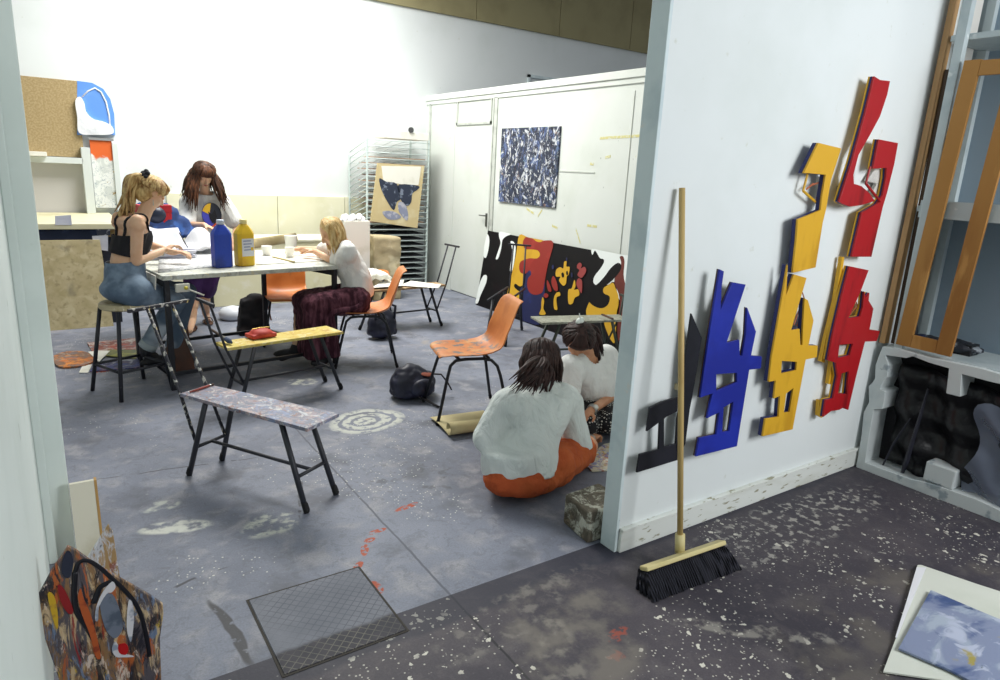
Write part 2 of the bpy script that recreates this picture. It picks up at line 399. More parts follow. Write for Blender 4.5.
# floor hatch
hx0, hx1, hy0, hy1 = .50, .94, 1.845, 2.295
k = NT('tread_plate', .7, 0); k.world()
co = k.mapped((1, 1, 1), (0, 0, math.radians(45)))
ck = k.n('ShaderNodeTexBrick'); ck.inputs['Scale'].default_value = 26; ck.inputs['Mortar Size'].default_value = .045; ck.offset = 0; ck.inputs['Brick Width'].default_value = .7; ck.inputs['Row Height'].default_value = .7
ck.inputs['Color1'].default_value = (0, 0, 0, 1); ck.inputs['Color2'].default_value = (0, 0, 0, 1); ck.inputs['Mortar'].default_value = (1, 1, 1, 1); k.L(co, ck.inputs['Vector'])
base = k.mix(k.step(k.noise(4, 5), .35, .65), '#676b75', '#777a83')
sep = k.n('ShaderNodeSeparateXYZ'); k.L(k.co, sep.inputs[0])
yy = k.math('ADD', sep.outputs[1], k.math('MULTIPLY', k.noise(9, 3), .05))
dk = k.mix(k.step(k.noise(8, 4), .4, .6), '#34343c', '#403e45'); base = k.mix(k.step(yy, 1.99, 1.965), base, dk)
base = k.mix(k.math('MULTIPLY', ck.outputs['Color'], k.math('MULTIPLY', k.step(k.noise(3, 3), .3, .6), .8)), base, k.mix(k.step(yy, 1.99, 1.965), '#50535d', '#77756a'))
k.col(base); k.bump(ck.outputs['Color'], .35, .004)
r = empty('floor_hatch', ((hx0+hx1)/2, (hy0+hy1)/2, 0), 0, 'square steel tread-plate hatch cover set in the concrete floor', 'hatch')
obj('cover_plate', MB().box((hx0+.006, hy0+.006, 0), (hx1-.006, hy1-.006, .004)), k.m, r, world=True)
b = MB()
for a, c_ in (((hx0-.004, hy0-.004), (hx1+.004, hy0+.004)), ((hx0-.004, hy1-.004), (hx1+.004, hy1+.004)), ((hx0-.004, hy0+.004), (hx0+.004, hy1-.004)), ((hx1-.004, hy0+.004), (hx1+.004, hy1-.004))): b.box((*a, 0), (*c_, .002))
obj('rim', b, mat('hatch_gap', '#3b3732', .8), r, world=True)

# ================================================================== FURNITURE
black_metal = mat('black_metal', '#22242a', .45, [('#33363d', 20, .6, .1)], metal=.2)
speck_metal = mat('spattered_metal', '#2b2b33', .5, [('#b4b2aa', 34, .55, .03), ('#c8b472', 27, .64, .02)])
worn_metal = mat('worn_metal', '#282a31', .5, [('#4a4b50', 30, .66, .04)])
rubber = mat('rubber', '#141416', .8)
orange_pl = NT('orange_plastic', .38, 0, .5)
c = orange_pl.mix(orange_pl.step(orange_pl.noise(6, 4), .4, .7), '#d07c3c', '#c26c2e')
c = orange_pl.mix(orange_pl.step(orange_pl.noise(13, 5), .60, .68), c, '#b0713e'); orange_pl.col(c); orange_pl.b.inputs['Subsurface Weight'].default_value = 0
orange_dirty = NT('orange_plastic_dirty', .5, 0, .5)
c = orange_dirty.mix(orange_dirty.step(orange_dirty.noise(7, 4), .4, .7), '#cf8040', '#bd6e36')
sp = orange_dirty.n('ShaderNodeSeparateXYZ'); orange_dirty.L(orange_dirty.co, sp.inputs[0])
low = orange_dirty.step(sp.outputs[2], .52, .45)
c = orange_dirty.mix(orange_dirty.math('MULTIPLY', low, orange_dirty.step(orange_dirty.noise(16, 6), .50, .62)), c, '#6b6866')
c = orange_dirty.mix(orange_dirty.math('MULTIPLY', low, orange_dirty.step(orange_dirty.noise(8, 6, orange_dirty.mapped(loc=(3, 3, 3))), .52, .7)), c, '#cf9a5e')
orange_dirty.col(c)

def shell_chair(loc, yaw, label, shell=orange_pl.m, sc=1.0, dark=black_metal):
    r = empty('plastic_chair', loc, yaw, label, 'chair', 'orange plastic shell chairs')
    prof = [(.225, .420, .155, .000), (.215, .437, .185, .002), (.17, .442, .205, .008), (.08, .436, .212, .014), (-.02, .428, .212, .022), (-.11, .430, .210, .034),
            (-.17, .447, .207, .045), (-.205, .485, .205, .050), (-.23, .54, .205, .040), (-.25, .61, .207, .028), (-.268, .68, .203, .020), (-.285, .74, .192, .014), (-.30, .772, .172, .008), (-.325, .785, .150, .0)]
    n = len(prof)
    def fn(u, v):
        f = u*(n-1); i = min(int(f), n-2); t = f-i; a = [prof[i][q]*(1-t)+prof[i+1][q]*t for q in range(4)]
        s_ = (v-.5)*2; lift = a[3]*abs(s_)**2.5
        # side edges curl up on the seat and forward on the back
        k = min(max((a[1]-.45)/.12, 0), 1)
        x = a[0]+lift*k*1.2; z = a[1]+lift*(1-k)
        crn = 1-abs(s_)**6*.05
        return V((x, s_*a[2]*crn, z))*sc
    b = MB().grid(fn, 27, 15)
    obj('seat_shell', b, shell, r, smooth=True, solid=.009*sc, sub=1)
    # two bent-tube leg hoops and under-seat rails
    for sy in (-1, 1):
        pts = [(.245, .225*sy, 0), (.175, .17*sy, .30), (.155, .16*sy, .375), (.12, .152*sy, .405), (.06, .15*sy, .412), (-.06, .15*sy, .412), (-.12, .152*sy, .400), (-.16, .16*sy, .36), (-.18, .17*sy, .30), (-.245, .225*sy, 0)]
        lf = obj('leg_frame', MB().tube([V(p)*sc for p in pts], .0105*sc, 10), dark, r, smooth=True)
        for sx in (-1, 1): obj('foot_cap', MB().cap(V((sx*.245, sy*.225, .012))*sc, V((sx*.24, sy*.221, .028))*sc, .0125, .0125), rubber, lf, smooth=True)
    obj('seat_rail', MB().bar(V((.10, -.15, .415))*sc, V((.10, .15, .415))*sc, .02, .01), dark, r)
    obj('seat_rail', MB().bar(V((-.10, -.15, .415))*sc, V((-.10, .15, .415))*sc, .02, .01), dark, r)
    return r
yawA = math.atan2(.28, -.96)
shell_chair((2.275, 3.67, 0), yawA, 'empty worn orange chair with a scuffed seat standing alone mid-floor', orange_dirty.m)
shell_chair((2.14, 5.08, 0), math.atan2(.34, -.94), 'orange plastic chair the long-haired blonde girl in a maroon skirt sits on')
shell_chair((1.77, 5.99, 0), math.atan2(-.97, -.22), 'orange plastic chair pushed under the paint-stained table, facing the camera', sc=.95)
shell_chair((2.93, 6.85, 0), math.radians(-22), 'orange plastic chair standing behind the blonde girl, in front of the drying rack')

def splat(name, base, cols, sc=9, rough=.55, stretch=(1, 1, 1)):
    k = NT(name, rough); c = base
    for i, c_ in enumerate(cols):
        f = k.step(k.noise(sc*(.8+.2*i), 8, k.mapped(stretch, (0, 0, 0), (i*3.7+.3, i*1.9, i*5.1)), 1.2, rough=.68), .50+.012*i, .60+.012*i); c = k.mix(k.math('MULTIPLY', f, .85), c, c_)
    k.col(c); k.bump(k.noise(60, 4), .3, .003); MC[name] = k.m; return k.m
plank1 = splat('plank_blue_pink', '#747788', ['#9a8d94', '#7f8db0', '#b99f9a', '#c6c8cc', '#8a5a4c', '#d2d0ca'], 9, .5, (1, 1.2, 1))
plank2 = splat('plank_yellow', '#d0bc62', ['#c9a94a', '#dfd59a', '#b98f3a', '#d9cfa0'], 10)
plank3 = splat('plank_brown', '#9a7b58', ['#c9b795', '#8a5f3e', '#b8935f'], 10)
plank4 = splat('plank_weathered', '#8f9082', ['#7a7c70', '#a9aa9a', '#6b6a5c'], 12)
plank_edge = mat('plank_edge', '#5a3f33', .7, [('#3b2a26', 8, .5, .1)])

def donkey(loc, yaw, label, pm, fm, L=.84, W=.225, z=.43, prop=True, lean=.42, pz=.86, plank=True, tone=None, bar_extra=.0, ledge=False):
    """local +x runs from the prop end to the free end; origin at plank centre on the floor"""
    r = empty('drawing_bench', loc, yaw, label, 'bench', 'paint-spattered drawing benches')
    hl = L/2; hw = W/2
    if plank:
        b = MB()
        pts = [(-hl, -hw*.8, z-.018), (hl, -hw, z-.018), (hl, hw, z-.018), (-hl, hw*.8, z-.018)]
        b.prism([pts], (0, 0, .018))
        obj('plank', b, pm, r, bevel=.003)
        if prop and ledge: obj('canvas_ledge', MB().obox((-hl+.17, 0, z+.006), (.010, 0, 0), (0, hw*.75, 0), (0, 0, .006)), plank_edge, r, bevel=.002)
    else:
        for sy in (-1, 1): obj('side_rail', MB().tube([(-hl, sy*hw*.9, z), (hl, sy*hw*.9, z)], .011, 8), fm, r, smooth=True)
    tops = {-1: -.24, 1: .25}; feet = {-1: -hl+.05, 1: hl-.02}
    cr = {}
    for sx in (-1, 1):
        for sy in (-1, 1):
            a = V((tops[sx]*L/.84, sy*hw*.82, z-.02)); f_ = V((feet[sx], sy*(hw*.95), 0))
            lg = obj('leg', MB().tube([f_, a], .0135, 8), fm, r, smooth=True)
            obj('rubber_foot', MB().cap(f_+V((0, 0, .014)), f_+(a-f_)*.07+V((0, 0, .01)), .0155, .0155, 10), rubber, lg, smooth=True)
            t = .40; cr[(sx, sy)] = f_+(a-f_)*t
        obj('cross_rail', MB().tube([cr[(sx, -1)], cr[(sx, 1)]], .009, 8), fm, r, smooth=True)
    ma = (cr[(-1, -1)]+cr[(-1, 1)])/2; mb_ = (cr[(1, -1)]+cr[(1, 1)])/2
    obj('stretcher', MB().tube([ma, mb_], .009, 8), fm, r, smooth=True)
    if prop:
        tp = []
        for sy in (-1, 1):
            a = cr[(-1, sy)]*1.0; a.y = sy*hw*.80; mid = V((-hl-.008, sy*hw*.72, z)); d = (V((-hl-lean*(pz-z), sy*hw*.65, pz))-mid)
            top = mid+d; tp.append(top)
            obj('prop_rod', MB().tube([a, mid, top], .0085, 8), tone or fm, r, smooth=True)
        e = (tp[1]-tp[0]).normalized()
        obj('prop_bar', MB().bar(tp[0]-e*(.055+bar_extra), tp[1]+e*(.055+bar_extra), .018, .018, (0, 0, 1)), tone or fm, r, bevel=.002)
    return r
donkey((.787, 3.225, 0), math.atan2(-.857, .51), 'drawing bench nearest the camera, its plank smeared blue, grey and pink', plank1, worn_metal, tone=speck_metal, lean=.52, bar_extra=.05, pz=.84)
donkey((1.285, 4.49, 0), math.atan2(.165, .83), 'drawing bench with a yellow-painted plank and a red pouch on it, below the table', plank2, worn_metal, L=.83, lean=.30, pz=.72)
donkey((2.95, 6.03, 0), math.atan2(-.07, -.85), 'drawing bench with brown plank and papers, right of the seated blonde girl', plank3, worn_metal, L=.90, lean=.32, pz=.82)
donkey((3.70, 4.17, 0), math.radians(-14)+math.pi, 'drawing bench with a bare weathered grey plank behind the girl wearing a watch', plank4, mat('greenish_metal', '#3a4038', .6), L=.83, W=.25, lean=.1, pz=.60, ledge=True)
donkey((3.72, 5.31, 0), math.atan2(.67, .74)+math.pi, 'bare steel drawing bench frame without a plank, standing in front of the mural', None, worn_metal, L=.80, W=.20, lean=.12, pz=.87, plank=False)
# things on the benches
def flat_quad(name, pts, z, t, m, label, cat, group=None, curl=0):
    b = MB(); q = [P(px, py, z=z) for px, py in pts]
    if curl:
        def fn(u, v):
            p = q[0].lerp(q[1], u).lerp(q[3].lerp(q[2], u), v); return p+V((0, 0, .002+curl*(abs(u-.5)*2)**2*(.4+.6*v)))
        b.grid(fn, 9, 7); o = obj(name, b, m, smooth=True, solid=t)
    else:
        a = sum(((q[(i+1) % 4].x-q[i].x)*(q[(i+1) % 4].y+q[i].y) for i in range(4)))
        b.prism([q], (0, 0, t)); o = obj(name, b, m)
    return tag(o, label, cat, group)
red_cloth = mat('red_leather', '#b23a30', .6, [('#c9564a', 8, .5, .2)], (30, .2, .003))
b = MB(); ctr = P(261, 338, z=.432); b.ell(ctr+V((0, 0, .03)), (.075, .015, .0), (-.015, .07, 0), (0, 0, .033)); b.obox(ctr+V((0, 0, .016)), (.085, .02, 0), (-.015, .055, 0), (0, 0, .014))
r = empty('zip_pouch', ctr, 0, 'small red pouch lying on the yellow drawing bench', 'pouch')
obj('pouch_body', b, red_cloth, r, world=True, remesh=.006, smo=6)
obj('zip', MB().tube([ctr+V((-.06, -.012, .062)), ctr+V((0, 0, .065)), ctr+V((.06, .012, .062))], .003), mat('brass', '#b59a50', .4, metal=.8), r, world=True)
def brush(p, q, label, hm, name='paintbrush', rr=.006, bl=.05, bm='#39404c', rb=.012, group=None):
    p, q = V(p), V(q); d = (q-p).normalized(); r = empty(name, p.lerp(q, .5), 0, label, 'brush', group)
    obj('handle', MB().tube([p, p.lerp(q, .5), q-d*bl*1.5], [rr*.7, rr, rr*.8], 8), hm, r, world=True, smooth=True)
    obj('ferrule', MB().tube([q-d*bl*1.5, q-d*bl], [rr*.9, rb*.8], 8), mat('ferrule', '#9c9c98', .35, metal=.8), r, world=True)
    obj('bristles', MB().tube([q-d*bl, q-d*bl*.4, q], [rb*.8, rb, rb*.35], 8), mat('bristles_'+bm, bm, .8), r, world=True, smooth=True)
    return r
brush(P(209, 329, z=.50), P(232, 344, z=.445), 'wide paintbrush with dark blue bristles on the left end of the yellow bench', mat('dark_wood', '#4a3c34', .6), rr=.01, rb=.017, bl=.07, bm='#3d4a63')
brush(P(190, 393, z=.437), P(214, 385, z=.437), 'reddish brush handle lying across the paint-smeared front bench', mat('red_brown_wood', '#8a4038', .6), rr=.007, bl=.02, bm='#5a4a44', rb=.007)
paperW = mat('paper_white', '#eceae0', .7, [('#dcdacb', 5, .55, .2)])
newsp = mat('newsprint', '#cfd0cf', .8, [('#7f858c', 34, .54, .05), ('#9aa4b5', 9, .62, .08)], scale=(1, 2.2, 1))
flat_quad('paper_sheet', ((398, 287), (411, 282.5), (441, 287), (437, 290.5)), .432, .004, paperW, 'white paper sheet lying on the right end of the brown bench', 'paper', curl=.012)
flat_quad('paper_sheet', ((370, 290), (380, 284), (404, 283), (402, 289)), .437, .004, paperW, 'crumpled white paper sheet at the middle of the brown bench', 'paper', curl=.02)
b = MB(); c0 = P(372, 283, z=.44)
def fn(u, v): return c0+V(((u-.5)*.30, (v-.5)*.26, .05+.055*math.sin(u*3.1)*math.sin(v*2.6+.3)+.012*math.sin(u*17+v*9)))
b.grid(fn, 14, 12); tag(obj('paper_bundle', b, paperW, smooth=True, solid=.05), 'bulky bundle of white papers on the bench beside the blonde girl', 'papers')
# dark bag under it
def sack(name, c_, rad, m, label, cat, seedv=1, disp=(.08, .03), extra=None):
    b = MB(); rx, ry, rz = rad; b.ell(V(c_)+V((0, 0, rz*.95)), (rx, 0, 0), (0, ry, 0), (0, 0, rz)); b.ell(V(c_)+V((0, 0, rz*.45)), (rx*1.05, 0, 0), (0, ry*1.05, 0), (0, 0, rz*.42))
    if extra: extra(b, V(c_))
    return b
navy = mat('navy_nylon', '#1d1f2e', .5, [('#2c2f45', 6, .5, .2)], (25, .25, .006))
blackcloth = mat('black_cloth', '#121116', .75, [('#241c1d', 6, .5, .2)], (25, .2, .005))
r = empty('shoulder_bag', (2.58, 5.72, 0), 0, 'dark shoulder bag on the floor behind the seated blonde girl, under the papers', 'bag')
obj('bag_body', sack('b', (2.58, 5.72, 0), (.15, .10, .15), navy, '', ''), navy, r, world=True, remesh=.012, smo=5, disp=(.08, .03))
obj('strap', MB().tube([(2.48, 5.64, .2), (2.46, 5.60, .33), (2.56, 5.58, .37), (2.66, 5.60, .33), (2.68, 5.66, .2)], .012, 8), navy, r, world=True, smooth=True)

# backpack in the middle of the floor
c0 = P(412, 400, z=0)+V((.02, .05, 0))
r = empty('backpack', c0, 0, 'dark navy backpack slumped on the floor beside the empty orange chair', 'backpack')
b = MB(); b.ell(c0+V((0, 0, .105)), (.17, 0, 0), (0, .13, 0), (0, 0, .105)); b.ell(c0+V((-.02, .0, .15)), (.12, .02, 0), (-.02, .10, 0), (.0, 0, .09)); b.ell(c0+V((.09, .02, .10)), (.10, 0, 0), (0, .10, 0), (0, 0, .09)); b.ell(c0+V((0, 0, .045)), (.17, 0, 0), (0, .125, 0), (0, 0, .045))
obj('bag_body', b, navy, r, world=True, remesh=.01, smo=3, disp=(.08, .036))
b = MB(); b.ell(c0+V((.03, -.115, .09)), (.095, 0, .01), (0, .04, 0), (-.01, 0, .07)); obj('front_pocket', b, navy, r, world=True, smooth=True)
obj('strap', MB().tube([c0+V((.12, -.05, .17)), c0+V((.2, -.07, .16)), c0+V((.24, -.10, .10)), c0+V((.26, -.12, .05))], .014, 8, .4), blackcloth, r, world=True, smooth=True)
obj('strap', MB().tube([c0+V((-.02, -.12, .05)), c0+V((.02, -.19, .03)), c0+V((.05, -.24, .012)), c0+V((.06, -.30, .010))], .012, 8, .4), blackcloth, r, world=True, smooth=True)
obj('patch', MB().ell(c0+V((.085, -.075, .175)), (.055, .01, -.01), (-.005, .022, .01), (0, 0, .008)), mat('rust_cloth', '#8a4a38', .8), r, world=True, smooth=True)
# black bag standing by the table
c0 = P(254, 334, z=0)
r = empty('tote_bag', c0, 0, 'tall black bag with pointed top standing on the floor under the table', 'bag')
b = MB(); b.hexa([c0+V(p) for p in ((-.15, -.08, 0), (.14, -.08, 0), (.14, .1, 0), (-.15, .1, 0), (-.10, -.04, .33), (.09, -.04, .36), (.09, .06, .36), (-.10, .06, .33))]); b.ell(c0+V((.02, 0, .34)), (.08, 0, 0), (0, .04, 0), (0, 0, .05))
obj('bag_body', b, blackcloth, r, world=True, remesh=.014, smo=5, disp=(.09, .03))
obj('handle', MB().tube([c0+V((.10, -.03, .34)), c0+V((.13, -.04, .25)), c0+V((.15, -.05, .12))], .007, 8), mat('tan_strap', '#8a4a2c', .6), r, world=True, smooth=True)
# white plastic bowl
b = MB().lathe([(.10, 0), (.13, .03), (.135, .07), (.10, .115), (.03, .135), (.001, .137)], P(233, 320, z=0), 24)
tag(obj('upturned_bowl', b, mat('white_plastic', '#d6dbe2', .45), smooth=True), 'pale round plastic bowl turned over on the floor beyond the black bag', 'bowl')

# ---------------------------------------------------------------- stool
wood = mat('stool_wood', '#b9ad8c', .6, [('#a0906a', 6, .5, .2), ('#d7d2bf', 14, .62, .06)], scale=(1, 4, 1))
sc_ = V((.415, 5.05, 0)); r = empty('wooden_stool', sc_, math.atan2(.345, -.15), 'tall stool with round wooden seat and black legs, under the girl in jeans', 'stool')
obj('seat', MB().lathe([(.001, .585), (.150, .585), (.160, .592), (.160, .617), (.152, .624), (.001, .624)], (0, 0, 0), 32), wood, r, smooth=False, bevel=.002)
fs_ = [(sx*.18, sy*.18) for sx, sy in ((-1, -1), (1, -1), (1, 1), (-1, 1))]
for x, y in fs_: obj('leg', MB().tube([(x, y, 0), (x*.62, y*.62, .585)], .013, 10), worn_metal, r, smooth=True)
k_ = 1-.38*.19/.585
for i in range(4):
    a, b_ = fs_[i], fs_[(i+1) % 4]; obj('foot_rail', MB().tube([(a[0]*k_, a[1]*k_, .19), (b_[0]*k_, b_[1]*k_, .19)], .0095, 8), worn_metal, r, smooth=True)

# ---------------------------------------------------------------- table
TZ = .81
ta, tb = V((.63, 4.90, 0)), V((1.985, 5.095, 0)); ex = (tb-ta).normalized(); ey = V((-ex.y, ex.x, 0)); TD = 1.10
tabm = splat('table_top', '#c3c6bb', ['#d5d8d0', '#a9aaa2', '#c9cfce', '#8e8f8c', '#cfc8a8'], 11)
r = empty('work_table', (ta+tb)/2+ey*TD/2, 0, 'long paint-stained work table on black steel legs with three girls around it', 'table')
L_ = (tb-ta).length
q = [ta, tb, tb+ey*TD, ta+ey*TD]
obj('table_top', MB().prism([[p+V((0, 0, TZ-.032)) for p in q]], (0, 0, .032)), tabm, r, world=True, bevel=.004)
lp = {}
for i, (u, v) in enumerate(((.03, .03), (L_-.09, .03), (L_-.28, TD-.16), (.05, TD-.16))):
    p = ta+ex*u+ey*v; lp[i] = p; obj('leg', MB().bar(p, p+V((0, 0, TZ-.032)), .034, .034, ex), black_metal, r, world=True, bevel=.002)
up = V((0, 0, TZ-.06))
for a, b_ in ((1, 2), (2, 3), (3, 0)): obj('apron_rail', MB().bar(lp[a]+up, lp[b_]+up, .025, .045), black_metal, r, world=True)
for a, b_ in ((0, 1), (3, 2), (0, 3), (1, 2)): obj('stretcher', MB().bar(lp[a]+V((0, 0, .115)), lp[b_]+V((0, 0, .115)), .024, .024), black_metal, r, world=True)
# clamp / white catch on the table leg
b = MB(); p = ta+ex*.12+ey*.0+V((0, -.015, TZ-.085)); b.obox(p, ex*.045, ey*.015, (0, 0, .028)); r2 = empty('clamp_lamp', p, 0, 'small pale clamp gripping the near left corner of the table edge', 'clamp')
obj('jaw', b, mat('pale_metal', '#cfcfc4', .5), r2, world=True, bevel=.004); obj('handle', MB().tube([p+ex*.03+V((0, -.01, -.01)), p+ex*.13+V((0, -.05, -.055))], .006), MC['pale_metal'], r2, world=True, smooth=True); obj('knob', MB().sph(p+ex*.02+V((0, -.02, 0)), .013), mat('yellow_knob', '#d2c24a', .5), r2, world=True, smooth=True)
T = lambda px, py, dz=0: P(px, py, z=TZ+dz)
# drawing board leaning at the table's left end
b = MB(); w0 = ta+V((0, 0, TZ)); a = w0-ex*.03+ey*.05
b.prism([[a+V((0, 0, -.005)), a+ey*.34+V((0, 0, -.005)), a+ey*.34-ex*.05+V((0, 0, -.13)), a+ey*.0-ex*.02+V((0, 0, -.20))]], ex*.008)
tag(obj('drawing_board', b, mat('board_white', '#d5d2c8', .6)), 'white drawing board hanging down at the left end of the table', 'board')
# bottles
def bottle(px, py, m, capm, label, h=.345, w=.135, d=.10, yaw=.3, lab=None):
    c0 = T(px, py); c0.z = TZ; r = empty('paint_bottle', c0, yaw, label, 'bottle', 'large paint bottles')
    def ring(hw, hd, z, ch):
        return [V((sx*a, sy*b_, z)) for sx, sy, a, b_ in ((-1, -1, hw-ch, hd), (1, -1, hw-ch, hd), (1, -1, hw, hd-ch), (1, 1, hw, hd-ch), (1, 1, hw-ch, hd), (-1, 1, hw-ch, hd), (-1, 1, hw, hd-ch), (-1, -1, hw, hd-ch))]
    prof = [(w/2*.95, d/2*.95, 0, .02), (w/2, d/2, .01, .022), (w/2, d/2, h*.70, .022), (w/2*.82, d/2*.85, h*.78, .022), (w/2*.48, d/2*.6, h*.87, .014), (.024, .024, h*.89, .010), (.022, .022, h*.92, .010)]
    vs = []; fs = []
    for p_ in prof: vs += ring(*p_)
    n = len(prof)
    for i in range(n-1):
        for k in range(8): fs.append((i*8+k, i*8+(k+1) % 8, (i+1)*8+(k+1) % 8, (i+1)*8+k))
    fs += [tuple(range(7, -1, -1)), tuple(range((n-1)*8, n*8))]
    obj('bottle_body', MB().add(vs, fs), m, r, bevel=.006)
    obj('cap', MB().lathe([(.027, h*.905), (.027, h*.985), (.024, h), (.001, h)], (0, 0, 0), 16), capm, r, smooth=True)
    if lab:
        obj('paper_label', MB().box((-.045, -d/2-.0015, h*.22), (.050, -d/2+.001, h*.60)), lab, r)
        lm = mat('label_print', '#7f86b0', .7); b = MB()
        for i, (a0, a1) in enumerate(((-.035, .025), (-.035, .032), (-.03, .02), (-.03, .03))): b.box((a0, -d/2-.0025, h*(.54-.04*i*1.6)), (a1, -d/2-.0014, h*(.54-.04*i*1.6)+.007))
        obj('label_print', b, lm, r); obj('colour_dot', MB().box((.024, -d/2-.0026, h*.34), (.044, -d/2-.0014, h*.41)), m, r)
    return r
bottle(222.5, 268, mat('blue_paint', '#1f43b0', .4, [('#17348c', 6, .5, .2)], spec=.5), mat('pale_cap', '#c3cfe0', .4), 'large blue paint bottle standing at the front edge of the table', yaw=.28)
bottle(245, 266.5, mat('yellow_paint', '#e8bf24', .4, [('#dca91a', 6, .5, .2)], spec=.5), mat('yellow_cap', '#efe09a', .4), 'large yellow paint bottle with a white label, on the table beside the blue one', yaw=.28, lab=mat('label_white', '#dfe0e6', .6))
# cups, stick, cardboard roll, papers
def cup(px, py, label, h=.085, r0=.032, r1=.042):
    c0 = T(px, py); c0.z = TZ
    tag(obj('paper_cup', MB().lathe([(r0*.9, 0), (r0, .004), (r1, h), (r1+.003, h), (r1-.004, h-.003), (r0-.004, .01), (.001, .01)], c0, 24), mat('cup_white', '#efefe9', .5), smooth=True), label, 'cup', 'white cups on the table')
cup(267, 257, 'white paper cup on the table just right of the yellow bottle'); cup(290, 259, 'white cup in front of the blonde girl\'s hand, lower right of the pair', .09, .03, .038); cup(291, 251, 'taller white container behind the cups in front of the blonde girl', .13, .045, .055)
b = MB(); p, q_ = T(273, 258, .008), T(294, 263, .008); b.bar(p, q_, .02, .012)
tag(obj('wood_stick', b, mat('stick_wood', '#a99b6b', .7)), 'short wooden stick lying on the table between the two white cups', 'stick')
card = mat('card_brown', '#a89a78', .8, [('#94865f', 5, .5, .2)])
p, q_ = T(256, 250), T(298, 243)
def fn(u, v):
    a = u*math.pi*1.15; return p.lerp(q_, v)+V((0, 0, 0))+V((.05*math.cos(a)-.03, .075*math.cos(a), .005+.085*math.sin(min(a, 3.1))))
tag(obj('cardboard_sheet', MB().grid(fn, 14, 6), card, smooth=True, solid=.004), 'curled sheet of brown card lying on the table right of the yellow bottle', 'cardboard')
flat_quad('newspaper', ((158, 274), (232, 266), (218, 247), (160, 254)), TZ+.001, .004, newsp, 'open newspaper covering the left end of the table under her hand', 'newspaper', curl=.006)
flat_quad('paper_sheet', ((256, 266), (325, 262), (312, 252), (258, 256)), TZ+.001, .002, paperW, 'large white sheet of paper in front of the blonde girl on the table', 'paper', curl=.003)
# stack of papers under the left girl's hand
st_ = T(168, 259); b = MB(); rnd = random.Random(3)
root = st_+V((0, .05, 0))
for i in range(6):
    a = ex*(.17+rnd.uniform(-.02, .02)); c_ = ey*(.14+rnd.uniform(-.015, .015)); th = rnd.uniform(-.15, .15); a2 = a*math.cos(th)+ey*a.length*math.sin(th)
    b.obox(root+V((rnd.uniform(-.01, .01), 0, .008+i*.0125)), a2, c_, (0, 0, .0055))
tag(obj('paper_stack', b, mat('paper_cool', '#d9dbe6', .7, [('#c3c6d6', 4, .5, .2)])), 'stack of loose white papers the left girl writes on', 'papers')
c0 = T(160, 254); c0.z = TZ
def fn(u, v): return c0+V(((u-.5)*.34, (v-.5)*.30, .06+.13*v+.02*math.sin(5*u+1)+.008*math.sin(9*u+7*v)))
tag(obj('paper_bag', MB().grid(fn, 16, 12), MC['paper_cool'], smooth=True, solid=.02), 'heap of large curling white paper sheets behind the paper stack', 'papers')
denim = mat('denim_blue', '#1f3a6e', .8, [('#3560a8', 5, .52, .12), ('#141c3a', 3.3, .52, .12)], (60, .2, .003))
c0 = T(172, 249); c0.z = TZ
def fn(u, v):
    x = (u-.5)*.52; y = (v-.5)*.34
    return c0+V((x+.02*math.sin(v*6), y+.12, .035+.36*math.exp(-((u-.30)**2*3.2+(v-.5)**2*6))+.02*math.sin(11*u+3*v)+.014*math.sin(17*v+5*u)))
tag(obj('denim_jacket', MB().grid(fn, 26, 18), denim, smooth=True, solid=.03, disp=(.07, .07)), 'crumpled blue denim jacket heaped on the table between the two left girls', 'jacket')
c0 = T(203, 254); c0.z = TZ
def fn(u, v): return c0+V(((u-.5)*.28, (v-.5)*.36+.05, .03+.18*math.exp(-((u-.5)**2*7+(v-.6)**2*6))+.01*math.sin(13*u+7*v)))
tag(obj('white_cloth', MB().grid(fn, 16, 12), mat('cloth_white', '#e6e7ea', .8), smooth=True, solid=.012), 'white crumpled cloth on the table right of the denim jacket', 'cloth')
# red file box and dark ball behind
c0 = T(160, 254); c0.z = TZ; c0 += V((.02, .36, 0))
r = empty('red_box', c0, .2, 'bright red box standing on the table behind the denim jacket', 'box')
obj('box_body', MB().box((-.13, -.05, 0), (.13, .05, .36)), mat('red_card', '#c8202a', .5), r, bevel=.004)
obj('box_lid', MB().box((-.133, -.053, .30), (.133, .053, .365)), mat('red_card_lid', '#b81a26', .5), r, bevel=.004)
c1 = c0+V((.0, -.15, .29)); tag(obj('dark_ball', MB().ell(c1, (.075, 0, 0), (0, .06, 0), (0, 0, .07)), mat('blue_black', '#20283a', .4), smooth=True), 'dark blue rounded bundle in front of the red box', 'bundle')
# brown board leaning under the table, near left leg
b = MB(); q = [V((.66, 5.28, 0)), V((.86, 5.30, 0)), V((.84, 5.46, .47)), V((.72, 5.45, .47))]
b.prism([q], V((0, .015, 0))); tag(obj('brown_board', b, mat('brown_varnish', '#4a2a1a', .5, [('#6b3a20', 3, .5, .2)])), 'dark brown wooden board leaning under the table near its left leg', 'board')
